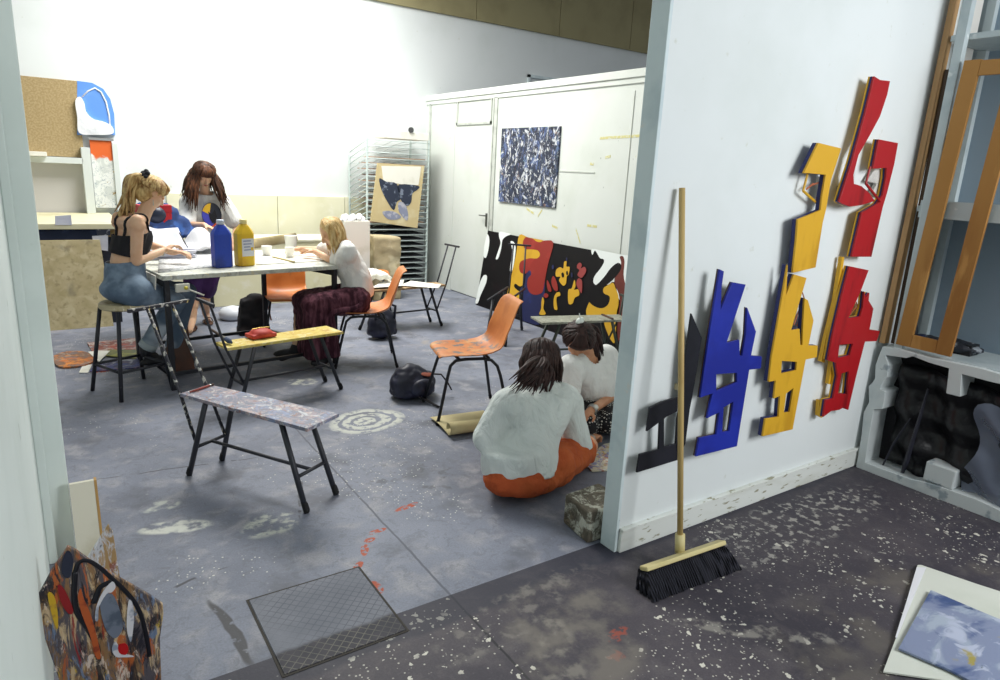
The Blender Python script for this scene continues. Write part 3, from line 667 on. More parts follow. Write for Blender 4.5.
# sheets and palette on the floor under the stool
mag = lambda n, b_, cs: splat(n, b_, cs, 7, .5)
flat_quad('colour_print', ((87, 344), (141, 339), (141, 351), (92, 353)), .004, .006, mag('print_red', '#8a4a42', ['#b8594a', '#c9c6c0', '#70788a', '#c8b8b0']), 'reddish magazine picture lying on the floor furthest behind the stool', 'picture', 'loose pictures on the floor')
flat_quad('colour_print', ((98, 356), (110, 351), (137, 351), (136, 360)), .012, .004, mag('print_olive', '#76784a', ['#9a9a4a', '#5a6a50', '#b0aa50']), 'olive green picture on the floor among the pages behind the stool', 'picture', 'loose pictures on the floor')
flat_quad('colour_print', ((88, 353), (97, 352), (110, 352), (99, 363)), .019, .003, paperW, 'small blank white page on the floor by the stool legs', 'picture', 'loose pictures on the floor')
flat_quad('colour_print', ((90, 373), (95, 365), (138, 360), (141, 369)), .004, .006, mag('print_blue', '#2c3468', ['#3a4a98', '#c0c4d2', '#202850', '#8a6a80']), 'dark blue picture page on the floor directly below the stool', 'picture', 'loose pictures on the floor')
flat_quad('colour_print', ((79, 374), (83, 366), (92, 366), (88, 374)), .003, .004, paperW, 'pale corner page sticking out left of the dark blue page', 'picture', 'loose pictures on the floor')
q = [P(px, py, z=.004) for px, py in ((54, 358), (66, 354), (82, 353.5), (92, 357), (95, 362), (86, 367), (72, 369), (60, 369), (54, 364))]
tag(obj('paint_palette', MB().prism([smoothloop(q, 3)], (0, 0, .012)), splat('palette_orange', '#7a5a48', ['#c8702c', '#d98a3a', '#9a948c', '#6b6a74'], 8)), 'orange paint-crusted palette on the floor beside the left post', 'palette')
# backpack-like paper tan roll near the girls on the floor
tan = mat('tan_paper', '#cfc193', .7, [('#c0b182', 4, .5, .2)])
p0, p1, p2, p3 = P(439, 428, z=.01), P(450, 438, z=.01), P(492, 432, z=.01), P(484, 408, z=.01)
ax_ = (p2-p1).normalized(); ay_ = V((-ax_.y, ax_.x, 0))
r = empty('paper_roll', (p1+p3)/2, 0, 'unrolled tube of tan paper on the floor behind the girl in the white blouse', 'paper roll')
def fn(u, v):
    t = u; L2 = (p2-p1).length+.1
    if t < .5: return p1+ax_*(v*L2)+ay_*(.34-.62*t)+V((0, 0, .005+.012*math.sin(t*6)))
    a = (t-.5)*2*5.2; rr = .042-.012*(t-.5)*2
    return p1+ax_*(v*L2)+ay_*(.03)+V((0, 0, .045))+(-ay_*math.sin(a)-V((0, 0, math.cos(a))))*rr
obj('curled_sheet', MB().grid(fn, 40, 5), tan, r, world=True, smooth=True, solid=.003)

# ================================================================== LEFT BACK CORNER
ply = mat('plywood_stained', '#c3b48c', .7, [('#b5a67c', 6, .42, .25, .5), ('#cfc29c', 10, .48, .2, .5), ('#a99a74', 22, .50, .2), ('#8a8270', 3.0, .60, .16, .4)], world=True)
r = empty('workbench_counter', (-.6, 7.7, 0), 0, 'long cream-topped counter along the back wall behind the left girl', 'counter')
obj('worktop', MB().box((-3.0, 7.2, .895), (.62, 8.51, .945)), mat('cream_top', '#ddd7b4', .6, [('#cfc79e', 3, .5, .2)], world=True), r, world=True, bevel=.004)
obj('cabinet_body', MB().box((-3.0, 7.26, 0), (.56, 8.51, .895)), mat('dark_cabinet', '#2b2f3c', .7), r, world=True)
obj('fascia', MB().box((-3.0, 7.245, .82), (.56, 7.26, .895)), mat('tan_fascia', '#a78f5c', .7, [('#8c7444', 4, .5, .2)]), r, world=True)
o = obj('dark_cloth', MB().grid(lambda u, v: V((-.9+1.33*u, 7.235-.004*math.sin(u*40), .893-.12*v)), 60, 5), mat('navy_cloth', '#232c44', .85, [('#303c58', 9, .5, .2)]), smooth=True, solid=.006)
tag(o, 'band of dark blue cloth hanging along the counter front above the plywood', 'cloth')
b = MB(); b.hexa([V(p) for p in ((-.9, 7.10, 0), (.47, 7.10, 0), (.47, 7.12, 0), (-.9, 7.12, 0), (-.9, 7.195, .80), (.43, 7.195, .80), (.43, 7.215, .80), (-.9, 7.215, .80))])
tag(obj('plywood_sheet', b, ply, bevel=.002), 'stained plywood sheet leaning against the counter front at the left', 'board')
for i, (pts, lab) in enumerate(((((55, 217), (71, 216), (72, 226), (55, 226)), 'white note card stuck on the counter edge at left'), (((92, 237), (108, 236), (108, 252), (94, 250)), 'white paper note hanging below the counter by the left girl\'s back'))):
    q = [P(px, py, y=(7.199, 7.229)[i]) for px, py in pts]; b = MB(); b.prism([q], V((0, -.003, 0)))
    tag(obj('paper_note', b, MC['paper_cool']), lab, 'note')
q = [P(px, py, y=7.244) for px, py in ((95, 225), (110, 225), (110, 236), (97, 236))]; tag(obj('small_book', MB().prism([q], V((0, -.02, 0))), mat('book_print', '#4a5060', .6, [('#b8bcc8', 18, .52, .06)])), 'small dark patterned book under the counter top behind the left girl', 'book')
# pin board, blue arch, niche, drawing on the back wall
yw = 8.54
W1 = lambda px, py, d=.0: P(px, py, y=yw-d)
cork = NT('cork', .85); cork.world(); cork.col(cork.mix(cork.step(cork.noise(55, 3), .40, .62), '#a28d64', '#b39e76')); cork.bump(cork.noise(60, 3), .3, .004)
tag(obj('cork_board', MB().box((-1.0, yw-.03, 1.515), (.44, yw-.001, 2.275)), cork.m, bevel=.003), 'tan cork pin board on the back wall at the far left', 'pin board')
r = empty('blue_arch', (.6, yw-.02, 1.74), 0, 'bright blue arched panel with white plaster beside the cork board', 'panel')
q = [W1(px, py, .002) for px, py in ((77, 82), (92, 84), (103, 90), (110, 100), (114, 115), (115, 136), (77, 136))]
obj('arch_panel', MB().prism([q], V((0, -.03, 0))), mat('sky_blue', '#5f93e0', .6, [('#6f9fe4', 3, .5, .2)]), r, world=True)
q = smoothloop([W1(px, py, .034) for px, py in ((75, 102), (80, 98), (84, 104), (86, 113), (93, 120), (104, 123), (112, 128), (112, 135), (95, 136), (79, 134), (77, 118))], 4)
obj('plaster_mass', MB().prism([q], V((0, -.04, 0))), mat('plaster_white', '#e9ebee', .8, [('#d4d8de', 6, .5, .2)], (20, .5, .01)), r, world=True, bevel=.008)
q = [W1(px, py, .036) for px, py in ((82, 98), (88, 92), (95, 89), (101, 93), (106, 103), (109, 116), (110, 126))]
obj('white_line', MB().tube(q, .008, 6), MC['plaster_white'], r, world=True, smooth=True)
r = empty('wall_cupboard', (0, yw-.1, .945), 0, 'open white cupboard niche standing on the counter under the cork board', 'cupboard')
wc = mat('cupboard_white', '#d5dcda', .6, world=True); gc = mat('cupboard_grey', '#c3c1c0', .7, [('#b5b3b3', 3, .5, .2)], world=True)
obj('shelf', MB().box((-1.0, yw-.16, 1.45), (.42, yw-.002, 1.51)), wc, r, world=True, bevel=.003)
obj('back_panel', MB().box((-1.0, yw-.02, .945), (.42, yw-.002, 1.45)), gc, r, world=True)
obj('side_post', MB().box((.41, yw-.16, .945), (.49, yw-.002, 1.62)), wc, r, world=True, bevel=.003)
obj('side_post', MB().box((.70, yw-.08, .945), (.755, yw-.002, 1.68)), wc, r, world=True, bevel=.003)
tag(obj('flat_box', MB().box((-.9, yw-.24, 1.512), (.11, yw-.03, 1.555)), paperW, bevel=.003), 'white box-like slat lying on the cupboard shelf under the cork board', 'box')
k = NT('scribble_drawing', .7); k.world()
c = '#dfe2de'
for i, (cc, s_, t, w_) in enumerate((('#c9ceca', 6, .5, .1), ('#8a97a5', 14, .495, .012), ('#d9b13a', 5, .66, .03), ('#a3906a', 9, .66, .04))):
    f = k.noise(s_, 3, k.mapped((1, 1, 1), (0, 0, 0), (i*3.1, 0, i)), 1.2)
    f = k.step(k.math('ABSOLUTE', k.math('SUBTRACT', f, .5)), .012, .004) if i == 1 else k.step(f, t, t+w_)
    c = k.mix(f, c, cc)
sp = k.n('ShaderNodeSeparateXYZ'); k.L(k.co, sp.inputs[0])
zz = k.math('ADD', sp.outputs[2], k.math('MULTIPLY', k.noise(7, 3), .25)); c = k.mix(k.step(zz, 1.64, 1.67), c, '#d9652a'); k.col(c)
r = empty('wall_drawing', (.6, yw-.03, 1.0), 0, 'tall white scribbled drawing with orange paint at its top, below the blue arch', 'drawing')
obj('paper_panel', MB().box((.50, yw-.06, 1.0), (.70, yw-.03, 1.70)), k.m, r, world=True)
obj('top_edge', MB().box((.49, yw-.075, 1.70), (.72, yw-.03, 1.725)), mat('grey_edge', '#8d8f90', .6), r, world=True)
# low cream cupboard behind the table and a narrow black slab
r = empty('cream_cupboard', (2.1, 7.8, 0), 0, 'low cream-painted cupboard standing behind the work table', 'cupboard')
obj('cupboard_body', MB().box((1.475, 7.66, 0), (2.85, 8.2, .70)), mat('cream_painted', '#e0dcb8', .6, [('#d4cea6', 3, .5, .2), ('#e9e6d0', 6, .52, .2)], world=True), r, world=True, bevel=.005)
obj('top_board', MB().box((1.46, 7.645, .70), (2.865, 8.22, .725)), cream, r, world=True, bevel=.004)
tag(obj('black_slab', MB().box((1.40, 7.60, 0), (1.465, 8.15, .66)), mat('black_card', '#191a1e', .6), bevel=.004), 'narrow black portfolio standing at the left end of the cream cupboard', 'slab')  # plain black slab added for the dark strip beside the cupboard

# ================================================================== DRYING RACK
rack_m = mat('rack_paint', '#c9d6d4', .45, [('#aebcbb', 8, .55, .1)], metal=.1)
fy = 8.0
pR = P(426, 262, y=fy); pL = P(367, 262, y=fy); pB = P(350, 262, y=8.42)
xr, xl, xb, yb_ = pR.x, pL.x, pB.x, 8.42
ztop = 1.93
r = empty('drying_rack', (xr, fy, 0), 0, 'tall pale wire print-drying rack in the back corner', 'rack')
for x, y, zt in ((xr, fy, ztop), (xl, fy, ztop-.02), (xb, yb_, 1.70), (xr-.02, yb_+.06, ztop)):
    obj('post', MB().bar((x, y, .02), (x, y, zt), .022, .022), rack_m, r, world=True, bevel=.002)
    obj('castor', MB().tube([(x-.012, y, .03), (x+.012, y, .03)], .03, 14), rubber, r, world=True, smooth=True)
obj('base_rail', MB().bar((xl, fy, .06), (xr, fy, .06), .03, .02).bar((xl, fy, .06), (xb, yb_, .06), .02, .02).bar((xb, yb_, .06), (xr, yb_+.06, .06), .02, .02).bar((xr, yb_+.06, .06), (xr, fy, .06), .02, .02), rack_m, r, world=True)
for i in range(25):
    z = .14+i*.073
    b = MB(); b.tube([(xl, fy-.012, z), (xr, fy-.012, z)], .0055, 6)
    zd = z-.16 if i > 3 else z
    if zd > .1: b.tube([(xl, fy, z), (xb, yb_, zd)], .0055, 6); 
    else: zd = z; b.tube([(xl, fy, z), (xb, yb_, zd)], .0055, 6)
    b.tube([(xb, yb_, zd), (xr, yb_+.05, z)], .004, 6)
    for t in (.2, .4, .6, .8): b.tube([(xl+(xr-xl)*t, fy-.01, z), (xb+(xr-xb)*t, yb_+.05*t, zd*(1-t)+z*t)], .003, 5)
    obj('wire_shelf', b, rack_m, r, world=True, smooth=True)
# sheets drying on the shelves
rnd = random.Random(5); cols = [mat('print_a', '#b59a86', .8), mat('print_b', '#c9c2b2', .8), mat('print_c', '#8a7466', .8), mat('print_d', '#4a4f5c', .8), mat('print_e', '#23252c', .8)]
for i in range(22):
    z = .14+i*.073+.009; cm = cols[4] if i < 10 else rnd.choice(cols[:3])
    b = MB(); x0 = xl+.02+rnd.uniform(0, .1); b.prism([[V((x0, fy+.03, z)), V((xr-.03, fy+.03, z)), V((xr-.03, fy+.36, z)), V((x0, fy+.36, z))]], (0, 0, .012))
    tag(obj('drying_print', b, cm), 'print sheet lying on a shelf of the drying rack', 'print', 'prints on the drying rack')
q = [P(px, py, y=fy-.03) for px, py in ((377, 164), (424, 167), (417, 229), (370, 222))]
r = empty('bird_painting', (q[2]+q[3])/2, 0, 'painting with dark feathery shapes on tan card, hung on the front of the rack', 'painting')
obj('card_ground', MB().prism([q], V((0, -.012, 0))), mat('painting_tan', '#cbb98c', .7, [('#d8cba4', 4, .5, .2)]), r, world=True)
Z5 = lambda pts, dd: [P(300+a/4.855, 100+b_/4.857, y=fy-dd) for a, b_ in pts]
obj('white_shape', MB().prism([Z5(((395, 325), (588, 328), (575, 418), (500, 415), (405, 400)), .043)], V((0, -.002, 0))), paperW, r, world=True)
obj('dark_wing', MB().prism([smoothloop(Z5(((385, 385), (420, 402), (470, 412), (490, 480), (470, 500), (455, 540), (425, 500), (395, 440)), .0435), 3)], V((0, -.002, 0))), mat('slate_paint', '#2c3447', .6, [('#7a8496', 14, .56, .08)]), r, world=True)
obj('dark_wing', MB().prism([smoothloop(Z5(((480, 415), (575, 422), (570, 440), (545, 460), (540, 500), (520, 520), (495, 500), (480, 460)), .0435), 3)], V((0, -.002, 0))), MC['slate_paint'], r, world=True)
gp = mat('greyblue_paint', '#8a8fa6', .6, [('#b4b4c0', 14, .5, .1)])
obj('tail_shape', MB().prism([smoothloop(Z5(((400, 548), (450, 545), (490, 570), (470, 585), (425, 582)), .0435), 3)], V((0, -.002, 0))), gp, r, world=True)
obj('tail_shape', MB().prism([smoothloop(Z5(((480, 500), (510, 510), (525, 560), (520, 590), (500, 575), (478, 540)), .0435), 3)], V((0, -.002, 0))), gp, r, world=True)
q0 = P(383, 140, y=fy+.02); q1 = P(423, 139, y=fy+.02)
b = MB(); b.box((q0.x, fy-.01, ztop-.005), (xr-.01, fy+.38, ztop+.085)); tag(obj('white_carton', b, paperW, bevel=.004), 'flat white carton lying on top of the drying rack', 'box')
b = MB(); p = P(411, 131, y=fy-.02); o = obj('tape_roll', MB().lathe([(.018, -.012), (.034, -.012), (.034, .012), (.018, .012)], (0, 0, 0), 24), mat('dark_tape', '#4a4a4c', .5), origin=(0, 0, 0)); o.location = p; o.rotation_euler = (math.radians(90), 0, 0)
tag(o, 'roll of dark tape hanging on the front of the white carton on the rack', 'tape')
# white box and brown sack in front of the rack
r = empty('white_carton', P(358, 262, y=7.25), 0, 'white cardboard carton with crumpled paper on top, behind the blonde girl', 'box'); 
a_ = P(345, 240, y=7.3); b2 = P(370, 240, y=7.3); zt = P(358, 222, y=7.3).z
obj('carton_body', MB().box((a_.x, 7.3, .0), (b2.x, 7.6, zt)), paperW, r, world=True, bevel=.004)
b = MB()
for i in range(7): b.ell(V((a_.x+.02+i*.035, 7.38+.04*math.sin(i*2), zt+.03+.02*math.sin(i*3))), (.04, .01, .01), (0, .05, .01), (0, .01, .035), 8, 5)
obj('crumpled_paper', b, MC['cloth_white'], r, world=True)
a_ = P(372, 250, y=7.5); b2 = P(400, 250, y=7.5); zt = P(385, 236, y=7.5).z
sackm = mat('brown_paper_bag', '#b5a684', .8, [('#a39470', 4, .5, .2), ('#c9bd9c', 7, .55, .1)], (9, .5, .02))
b = MB(); b.hexa([V(p) for p in ((a_.x, 7.42, 0), (b2.x-.02, 7.42, 0), (b2.x-.02, 7.75, 0), (a_.x, 7.75, 0), (a_.x, 7.45, zt), (b2.x, 7.45, zt-.03), (b2.x, 7.7, zt-.03), (a_.x, 7.7, zt))])
tag(obj('brown_paper_sack', b, sackm, remesh=.02, smo=3, disp=(.15, .04)), 'crumpled brown paper sack standing in front of the drying rack', 'sack')

# ================================================================== PICTURE AND MURAL
def board_px(p0, n): return lambda px, py, d=0: PP(px, py, p0+n*d, n)
k = NT('dense_collage', .6); k.world()
c = '#2c3346'
for i, (cc, s_, t, w_) in enumerate((('#51628c', 7, .52, .06), ('#c9ccd0', 9, .55, .03), ('#1e2233', 12, .55, .03), ('#8a6a5c', 11, .62, .03), ('#d9dce0', 16, .585, .03), ('#6c8a9a', 18, .62, .03), ('#b5a45c', 22, .69, .02), ('#141725', 21, .58, .02), ('#a43c3c', 18, .71, .02))):
    c = k.mix(k.step(k.noise(s_*.8, 7, k.mapped((1, 1.2, .8), (0, 0, 0), (i*2.3, i*4.7, i*1.1)), 1.6, rough=.65), t-.01, t+w_+.02), c, cc)
k.col(c)
tag(obj('collage_painting', MB().box((X2-.02, 5.612, 1.25), (X2-.001, 6.68, 2.07)), k.m, bevel=.002), 'square painting densely covered in dark blue and white marks, on the panel wall', 'painting')
# mural: large painted board leaning against the panel wall
n_ = V((-1, 0, .0)); 
base = V((4.30, 5.5, 0)); top = V((4.475, 5.5, .93)); ln = (top-base).normalized(); nn = V((-ln.z, 0, ln.x))
MU = board_px(base, nn)
bl = MU(475.5, 307); tl = MU(488, 231.5); tr = MU(634, 259); L_y = 4.02
br = V((4.30, L_y, 0)); tr = tl+(tr-tl)*((tl.y-L_y)/(tl.y-tr.y)); bl.z = max(bl.z, 0); br.z = 0; bl.x = 4.30+.188*bl.z
r = empty('painted_mural', V((4.33, 5.4, 0)), 0, 'long mural board of black, yellow, red, blue and white blobs leaning on the panel wall', 'mural')
obj('mural_board', MB().prism([[bl, br, tr, tl]], -nn*.018), mat('mural_black', '#0b090c', .6, [('#140c10', 4, .5, .2)], spec=.2), r, world=True)
Z6 = lambda pts: [(470+a/5.229, 220+b_/5.229) for a, b_ in pts]
mcol = {'w': mat('mural_white', '#dde3e0', .5), 'y': mat('mural_yellow', '#c89c24', .5, [('#b98c1c', 4, .5, .2)]), 'r': mat('mural_red', '#88221a', .5, [('#962c24', 5, .5, .2)]), 'b': mat('mural_blue', '#141c48', .5, [('#1c2a68', 6, .5, .2)]), 'n': mat('mural_brown', '#5e241c', .5, [('#6c2c22', 5, .5, .2)]), 'k': mat('mural_dark', '#0b090c', .6, spec=.2), 'p': mat('mural_pink', '#8f3a38', .5)}
shapes = [
 ('white_blob', 'w', [(92, 80), (101, 105), (98, 150), (85, 200), (72, 195), (74, 150), (82, 108)]),
 ('white_blob', 'w', [(156, 66), (200, 74), (215, 80), (190, 90), (170, 110), (163, 155), (148, 205), (135, 207), (148, 165), (160, 125), (152, 92)]),
 ('white_blob', 'w', [(72, 295), (88, 298), (84, 335), (55, 400), (42, 438), (29, 437), (38, 390), (53, 330)]),
 ('white_blob', 'w', [(212, 118), (228, 120), (239, 150), (232, 220), (219, 275), (209, 270), (214, 225), (223, 180), (219, 150)]),
 ('yellow_field', 'y', None, [(258, 84), (300, 95), (345, 104), (385, 113), (375, 130), (366, 200), (300, 232), (275, 260), (282, 300), (280, 340), (260, 352), (238, 338), (230, 350), (240, 366), (262, 385), (258, 420), (240, 447), (190, 430), (216, 300), (242, 180)]),
 ('blue_field', 'b', None, [(335, 268), (318, 264), (298, 275), (290, 300), (284, 345), (262, 368), (268, 440), (262, 515), (300, 540), (362, 552), (362, 500), (376, 440), (392, 370), (380, 260)]),
 ('red_field', 'r', None, [(290, 96), (310, 98), (330, 104), (347, 117), (368, 121), (388, 113), (436, 122), (412, 220), (395, 300), (382, 375), (360, 394), (330, 395), (308, 378), (299, 345), (304, 310), (320, 290), (312, 268), (292, 285), (268, 283), (257, 258), (263, 225), (290, 211), (315, 205), (350, 206), (366, 188), (355, 165), (320, 158), (288, 156), (276, 125)]),
 ('yellow_flower', 'y', [(492, 225), (505, 222), (504, 248), (521, 252), (516, 290), (506, 302), (502, 338), (486, 348), (466, 322), (472, 302), (450, 300), (450, 268), (470, 252), (488, 258)]),
 ('yellow_flower', 'y', [(546, 318), (552, 350), (545, 370), (566, 368), (571, 398), (548, 412), (536, 442), (515, 440), (514, 372), (532, 362)]),
 ('yellow_hook', 'y', [(468, 383), (450, 388), (438, 418), (440, 468), (457, 473), (452, 430), (455, 408), (472, 400)]),
 ('yellow_hook', 'y', [(380, 408), (388, 430), (384, 468), (396, 494), (380, 502), (362, 496), (372, 468), (374, 430)]),
 ('dark_eye', 'k', [(478, 285), (488, 280), (492, 300), (482, 305)]), ('dark_eye', 'k', [(503, 275), (510, 272), (512, 290), (505, 292)]),
 ('red_mark', 'r', [(435, 298), (450, 320), (460, 368), (446, 376), (430, 352), (426, 320)]), ('red_mark', 'r', [(404, 320), (418, 345), (426, 378), (410, 376), (402, 345)]),
 ('red_mark', 'r', [(397, 388), (408, 394), (409, 406), (397, 413), (386, 405), (387, 393)]),
 ('pink_mark', 'p', [(562, 238), (575, 228), (585, 240), (580, 258), (598, 250), (608, 268), (596, 295), (580, 308), (562, 292), (572, 268), (560, 256)]),
 ('pink_mark', 'p', [(565, 312), (583, 318), (587, 350), (584, 386), (574, 378), (556, 342)]),
 ('blue_mark', 'b', [(428, 245), (436, 240), (438, 258), (430, 262)]), ('blue_mark', 'b', [(528, 285), (534, 280), (536, 300), (530, 305)]), ('blue_mark', 'b', [(502, 205), (508, 202), (508, 216), (503, 220)]),
 ('white_field', 'w', None, [(638, 157), (700, 168), (790, 186), (845, 196), (850, 240), (830, 380), (812, 440), (780, 420), (755, 330), (720, 345), (690, 335), (662, 346), (645, 330), (652, 298), (680, 262), (700, 228), (698, 210), (680, 205), (664, 178), (652, 165), (640, 188)]),
 ('yellow_field', 'y', None, [(748, 333), (762, 365), (776, 400), (776, 450), (766, 500), (760, 640), (735, 630), (705, 560), (690, 510), (608, 500), (626, 432), (650, 455), (690, 465), (722, 445), (730, 408), (700, 388), (698, 362), (720, 346)]),
 ('brown_shape', 'n', None, [(783, 198), (800, 195), (808, 225), (803, 290), (814, 345), (832, 350), (826, 440), (812, 560), (790, 600), (778, 640), (770, 590), (776, 500), (783, 440), (777, 390), (754, 330), (768, 285), (786, 260), (790, 225)]),
 ('dark_limb', 'k', None, [(660, 345), (700, 305), (735, 258), (770, 230), (790, 240), (785, 272), (745, 320), (700, 358), (698, 388), (730, 405), (722, 446), (690, 466), (650, 456), (620, 425), (620, 360)]),
]
for i, s_ in enumerate(shapes):
    pts = s_[2] if s_[2] else s_[3]; q = [MU(px, py, .001+.0006*i) for px, py in Z6(pts)]
    q = smoothloop(q, 3 if s_[2] is None else 4)
    q = [p for p in q if p.z > .002]
    obj(s_[0], MB().prism([q], nn*.0006), mcol[s_[1]], r, world=True)

# ================================================================== PAINTED RELIEFS ON THE PARTITION
yS = 1.851
def zpx(x0, y0, s_, pts, y): return [P(x0+a/s_, y0+b_/s_, y=y) for a, b_ in pts]
def relief(label, front_m, layers, x0, y0, s_, panels, yf_=.062, ft=.010, cat='relief sculpture', extra=None, group=None):
    """panels: (name, outer, holes); layers: [(material, thickness)] stacked behind the front towards the wall"""
    allp = [p for pn in panels for p in zpx(x0, y0, s_, pn[1], yS-yf_)]
    c_ = V((sum(p.x for p in allp)/len(allp), yS, min(p.z for p in allp)))
    r = empty('wall_relief', c_, 0, label, cat, group)
    for pn in panels:
        loops = [zpx(x0, y0, s_, l, yS-yf_) for l in [pn[1]]+list(pn[2])]
        obj(pn[0], MB().prism(loops, V((0, ft, 0))), front_m, r, world=True, bevel=.0015)
        y = yf_-ft-.001
        for m_, th in layers:
            lo = [[p+V((-.0, yf_-y, 0)) for p in l] for l in loops]
            obj(pn[0].replace('panel', 'layer'), MB().prism(lo, V((0, th, 0))), m_, r, world=True)
            y -= th+.002
    # stand-off blocks that fix it to the wall
    for pn in panels[:1]:
        q = zpx(x0, y0, s_, pn[1], yS-yf_); 
        bb = MB(); p = q[0].lerp(q[len(q)//2], .5) if not extra else P(*extra, y=yS-yf_)
        bb.box((p.x-.012, yS-yf_+ft+sum(t+.002 for _, t in layers), p.z-.012), (p.x+.012, yS+.001, p.z+.012)); obj('standoff_block', bb, wood, r, world=True)
    return r
pk = mat('relief_black', '#14141c', .45, [('#1e1e28', 5, .5, .2)]); pb = mat('relief_blue', '#14228c', .5, [('#1a2ca0', 4, .45, .2)]); py_ = mat('relief_yellow', '#d8a626', .5, [('#c4921c', 3, .5, .2)], scale=(3, 1, 1)); pr = mat('relief_red', '#a50f19', .5, [('#800a13', 3, .52, .2)], scale=(5, 1, 1))
dkb = mat('relief_navy', '#1c2560', .5); drk = mat('relief_brown', '#4c3a30', .6)
relief('black wooden relief of an H shape with a tall spike, nearest the partition edge', pk, [], 630, 310, 4, [
 ('spike_panel', [(247, 18), (288, 115), (268, 250), (240, 400), (222, 540), (190, 604), (183, 548), (190, 440), (205, 380), (222, 200)], []),
 ('letter_panel', [(80, 395), (130, 370), (192, 353), (190, 410), (145, 432), (137, 440), (137, 552), (190, 538), (190, 605), (28, 655), (40, 582), (115, 562), (120, 452), (68, 490)], [])], yf_=.045)
relief('bright blue wooden relief, second from the partition edge', pb, [(drk, .006)], 690, 265, 3.4, [
 ('letter_panel', [(102, 18), (116, 25), (108, 80), (105, 155), (145, 62), (190, 70), (125, 268), (168, 258), (170, 312), (178, 312), (190, 240), (195, 148), (225, 230), (208, 312), (245, 315), (242, 355), (202, 360), (160, 620), (20, 655), (32, 592), (90, 580), (100, 505), (58, 525), (72, 460), (78, 440), (35, 455), (50, 350), (70, 215)],
  [[(90, 375), (160, 370), (160, 402), (90, 432)], [(115, 488), (148, 468), (134, 568), (110, 572)]])], extra=(723, 360))
relief('lower yellow wooden relief with blue backing, below the yellow hooked one', py_, [(dkb, .018)], 755, 260, 3.578, [
 ('letter_panel', [(118, 20), (112, 130), (140, 55), (185, 68), (130, 255), (160, 250), (163, 308), (170, 308), (172, 250), (178, 140), (190, 148), (210, 220), (192, 310), (225, 310), (222, 352), (182, 360), (135, 610), (28, 635), (38, 572), (85, 565), (90, 490), (68, 500), (75, 435), (50, 440), (60, 350), (85, 210)],
  [[(97, 365), (150, 368), (148, 398), (94, 410)], [(112, 482), (138, 462), (124, 548), (104, 550)]])], extra=(786, 350))
relief('upper yellow wooden relief with a hooked cut-out, highest of the yellow pieces', py_, [(dkb, .018)], 780, 135, 4.533, [
 ('letter_panel', [(175, 40), (278, 65), (232, 210), (210, 340), (195, 400), (162, 605), (58, 630), (75, 480), (82, 388), (185, 345), (192, 280), (208, 185), (130, 178), (108, 178)], [])], extra=(806, 240))
relief('red boomerang-shaped wooden relief at the very top of the partition', pr, [(dkb, .008), (py_, .008)], 830, 70, 3.487, [
 ('curved_panel', [(155, 25), (175, 38), (210, 42), (200, 90), (175, 165), (140, 230), (100, 300), (82, 370), (84, 400), (110, 408), (135, 430), (158, 460), (110, 475), (70, 480), (42, 470), (32, 462), (75, 330), (125, 150)], [])], extra=(851, 190))
relief('red hooked wooden relief to the right of the red boomerang shape', pr, [(dkb, .007), (py_, .008)], 830, 70, 3.487, [
 ('letter_panel', [(170, 245), (238, 258), (225, 330), (200, 430), (185, 480), (145, 655), (76, 655), (112, 500), (130, 490), (165, 470), (184, 440), (196, 380), (198, 345), (150, 348)], [])], extra=(866, 235))
relief('lower red wooden relief with ragged edges, last before the corner', pr, [(dkb, .007), (py_, .009)], 810, 250, 3.775, [
 ('letter_panel', [(150, 65), (222, 80), (190, 165), (145, 262), (190, 255), (200, 220), (205, 160), (212, 185), (225, 165), (222, 195), (240, 225), (225, 305), (265, 310), (252, 348), (208, 350), (175, 480), (145, 608), (125, 600), (110, 608), (80, 612), (50, 635), (60, 570), (88, 565), (105, 480), (98, 430), (68, 420), (85, 330), (120, 180)],
  [[(112, 362), (163, 358), (150, 402), (106, 412)], [(120, 470), (147, 462), (139, 548), (107, 545)]])], extra=(845, 325))
# wire and cloth details of the reliefs
wirem = mat('copper_wire', '#b5694a', .5, metal=.3)
b = MB()
for a, c_ in (((125, 180), (105, 258)), ((105, 258), (185, 330))): b.tube(zpx(780, 135, 4.533, (a, c_), yS-.03), .006, 6)
tag(obj('bent_yellow_wire', b, py_), 'bent yellow wire bridging the cut-out of the upper yellow relief', 'wire')
b = MB()
for a, c_ in (((135, 235), (205, 210)), ((120, 250), (150, 225)), ((165, 290), (200, 265)), ((160, 300), (190, 330))): b.tube(zpx(780, 135, 4.533, (a, c_), yS-.03), .0045, 5)
tag(obj('copper_wires', b, wirem), 'copper-coloured wires inside the cut-out of the upper yellow relief', 'wire')
b = MB()
for a, c_ in (((168, 150), (140, 235)), ((160, 165), (165, 250)), ((180, 160), (150, 240)), ((170, 120), (185, 170))): b.tube(zpx(755, 260, 3.578, (a, c_), yS-.03), .003, 5)
tag(obj('copper_wires', b, wirem), 'thin copper wires in the upper gap of the lower yellow relief', 'wire')
b = MB()
for a, c_ in (((175, 200), (185, 235)), ((165, 225), (200, 225)), ((195, 190), (150, 250))): b.tube(zpx(810, 250, 3.775, (a, c_), yS-.03), .0025, 5)
tag(obj('copper_wires', b, wirem), 'thin wires crossing the open gap of the lower red relief', 'wire')
b = MB()
for a, c_ in (((140, 340), (125, 400)), ((125, 400), (175, 462))): b.tube(zpx(830, 70, 3.487, (a, c_), yS-.066), .006, 6)
tag(obj('bent_red_wire', b, pr), 'bent red wire in the hook of the upper right red relief', 'wire')
foil = mat('silver_cloth', '#cfcdc8', .45, [('#a8a6a2', 8, .5, .2)], (25, .8, .02))
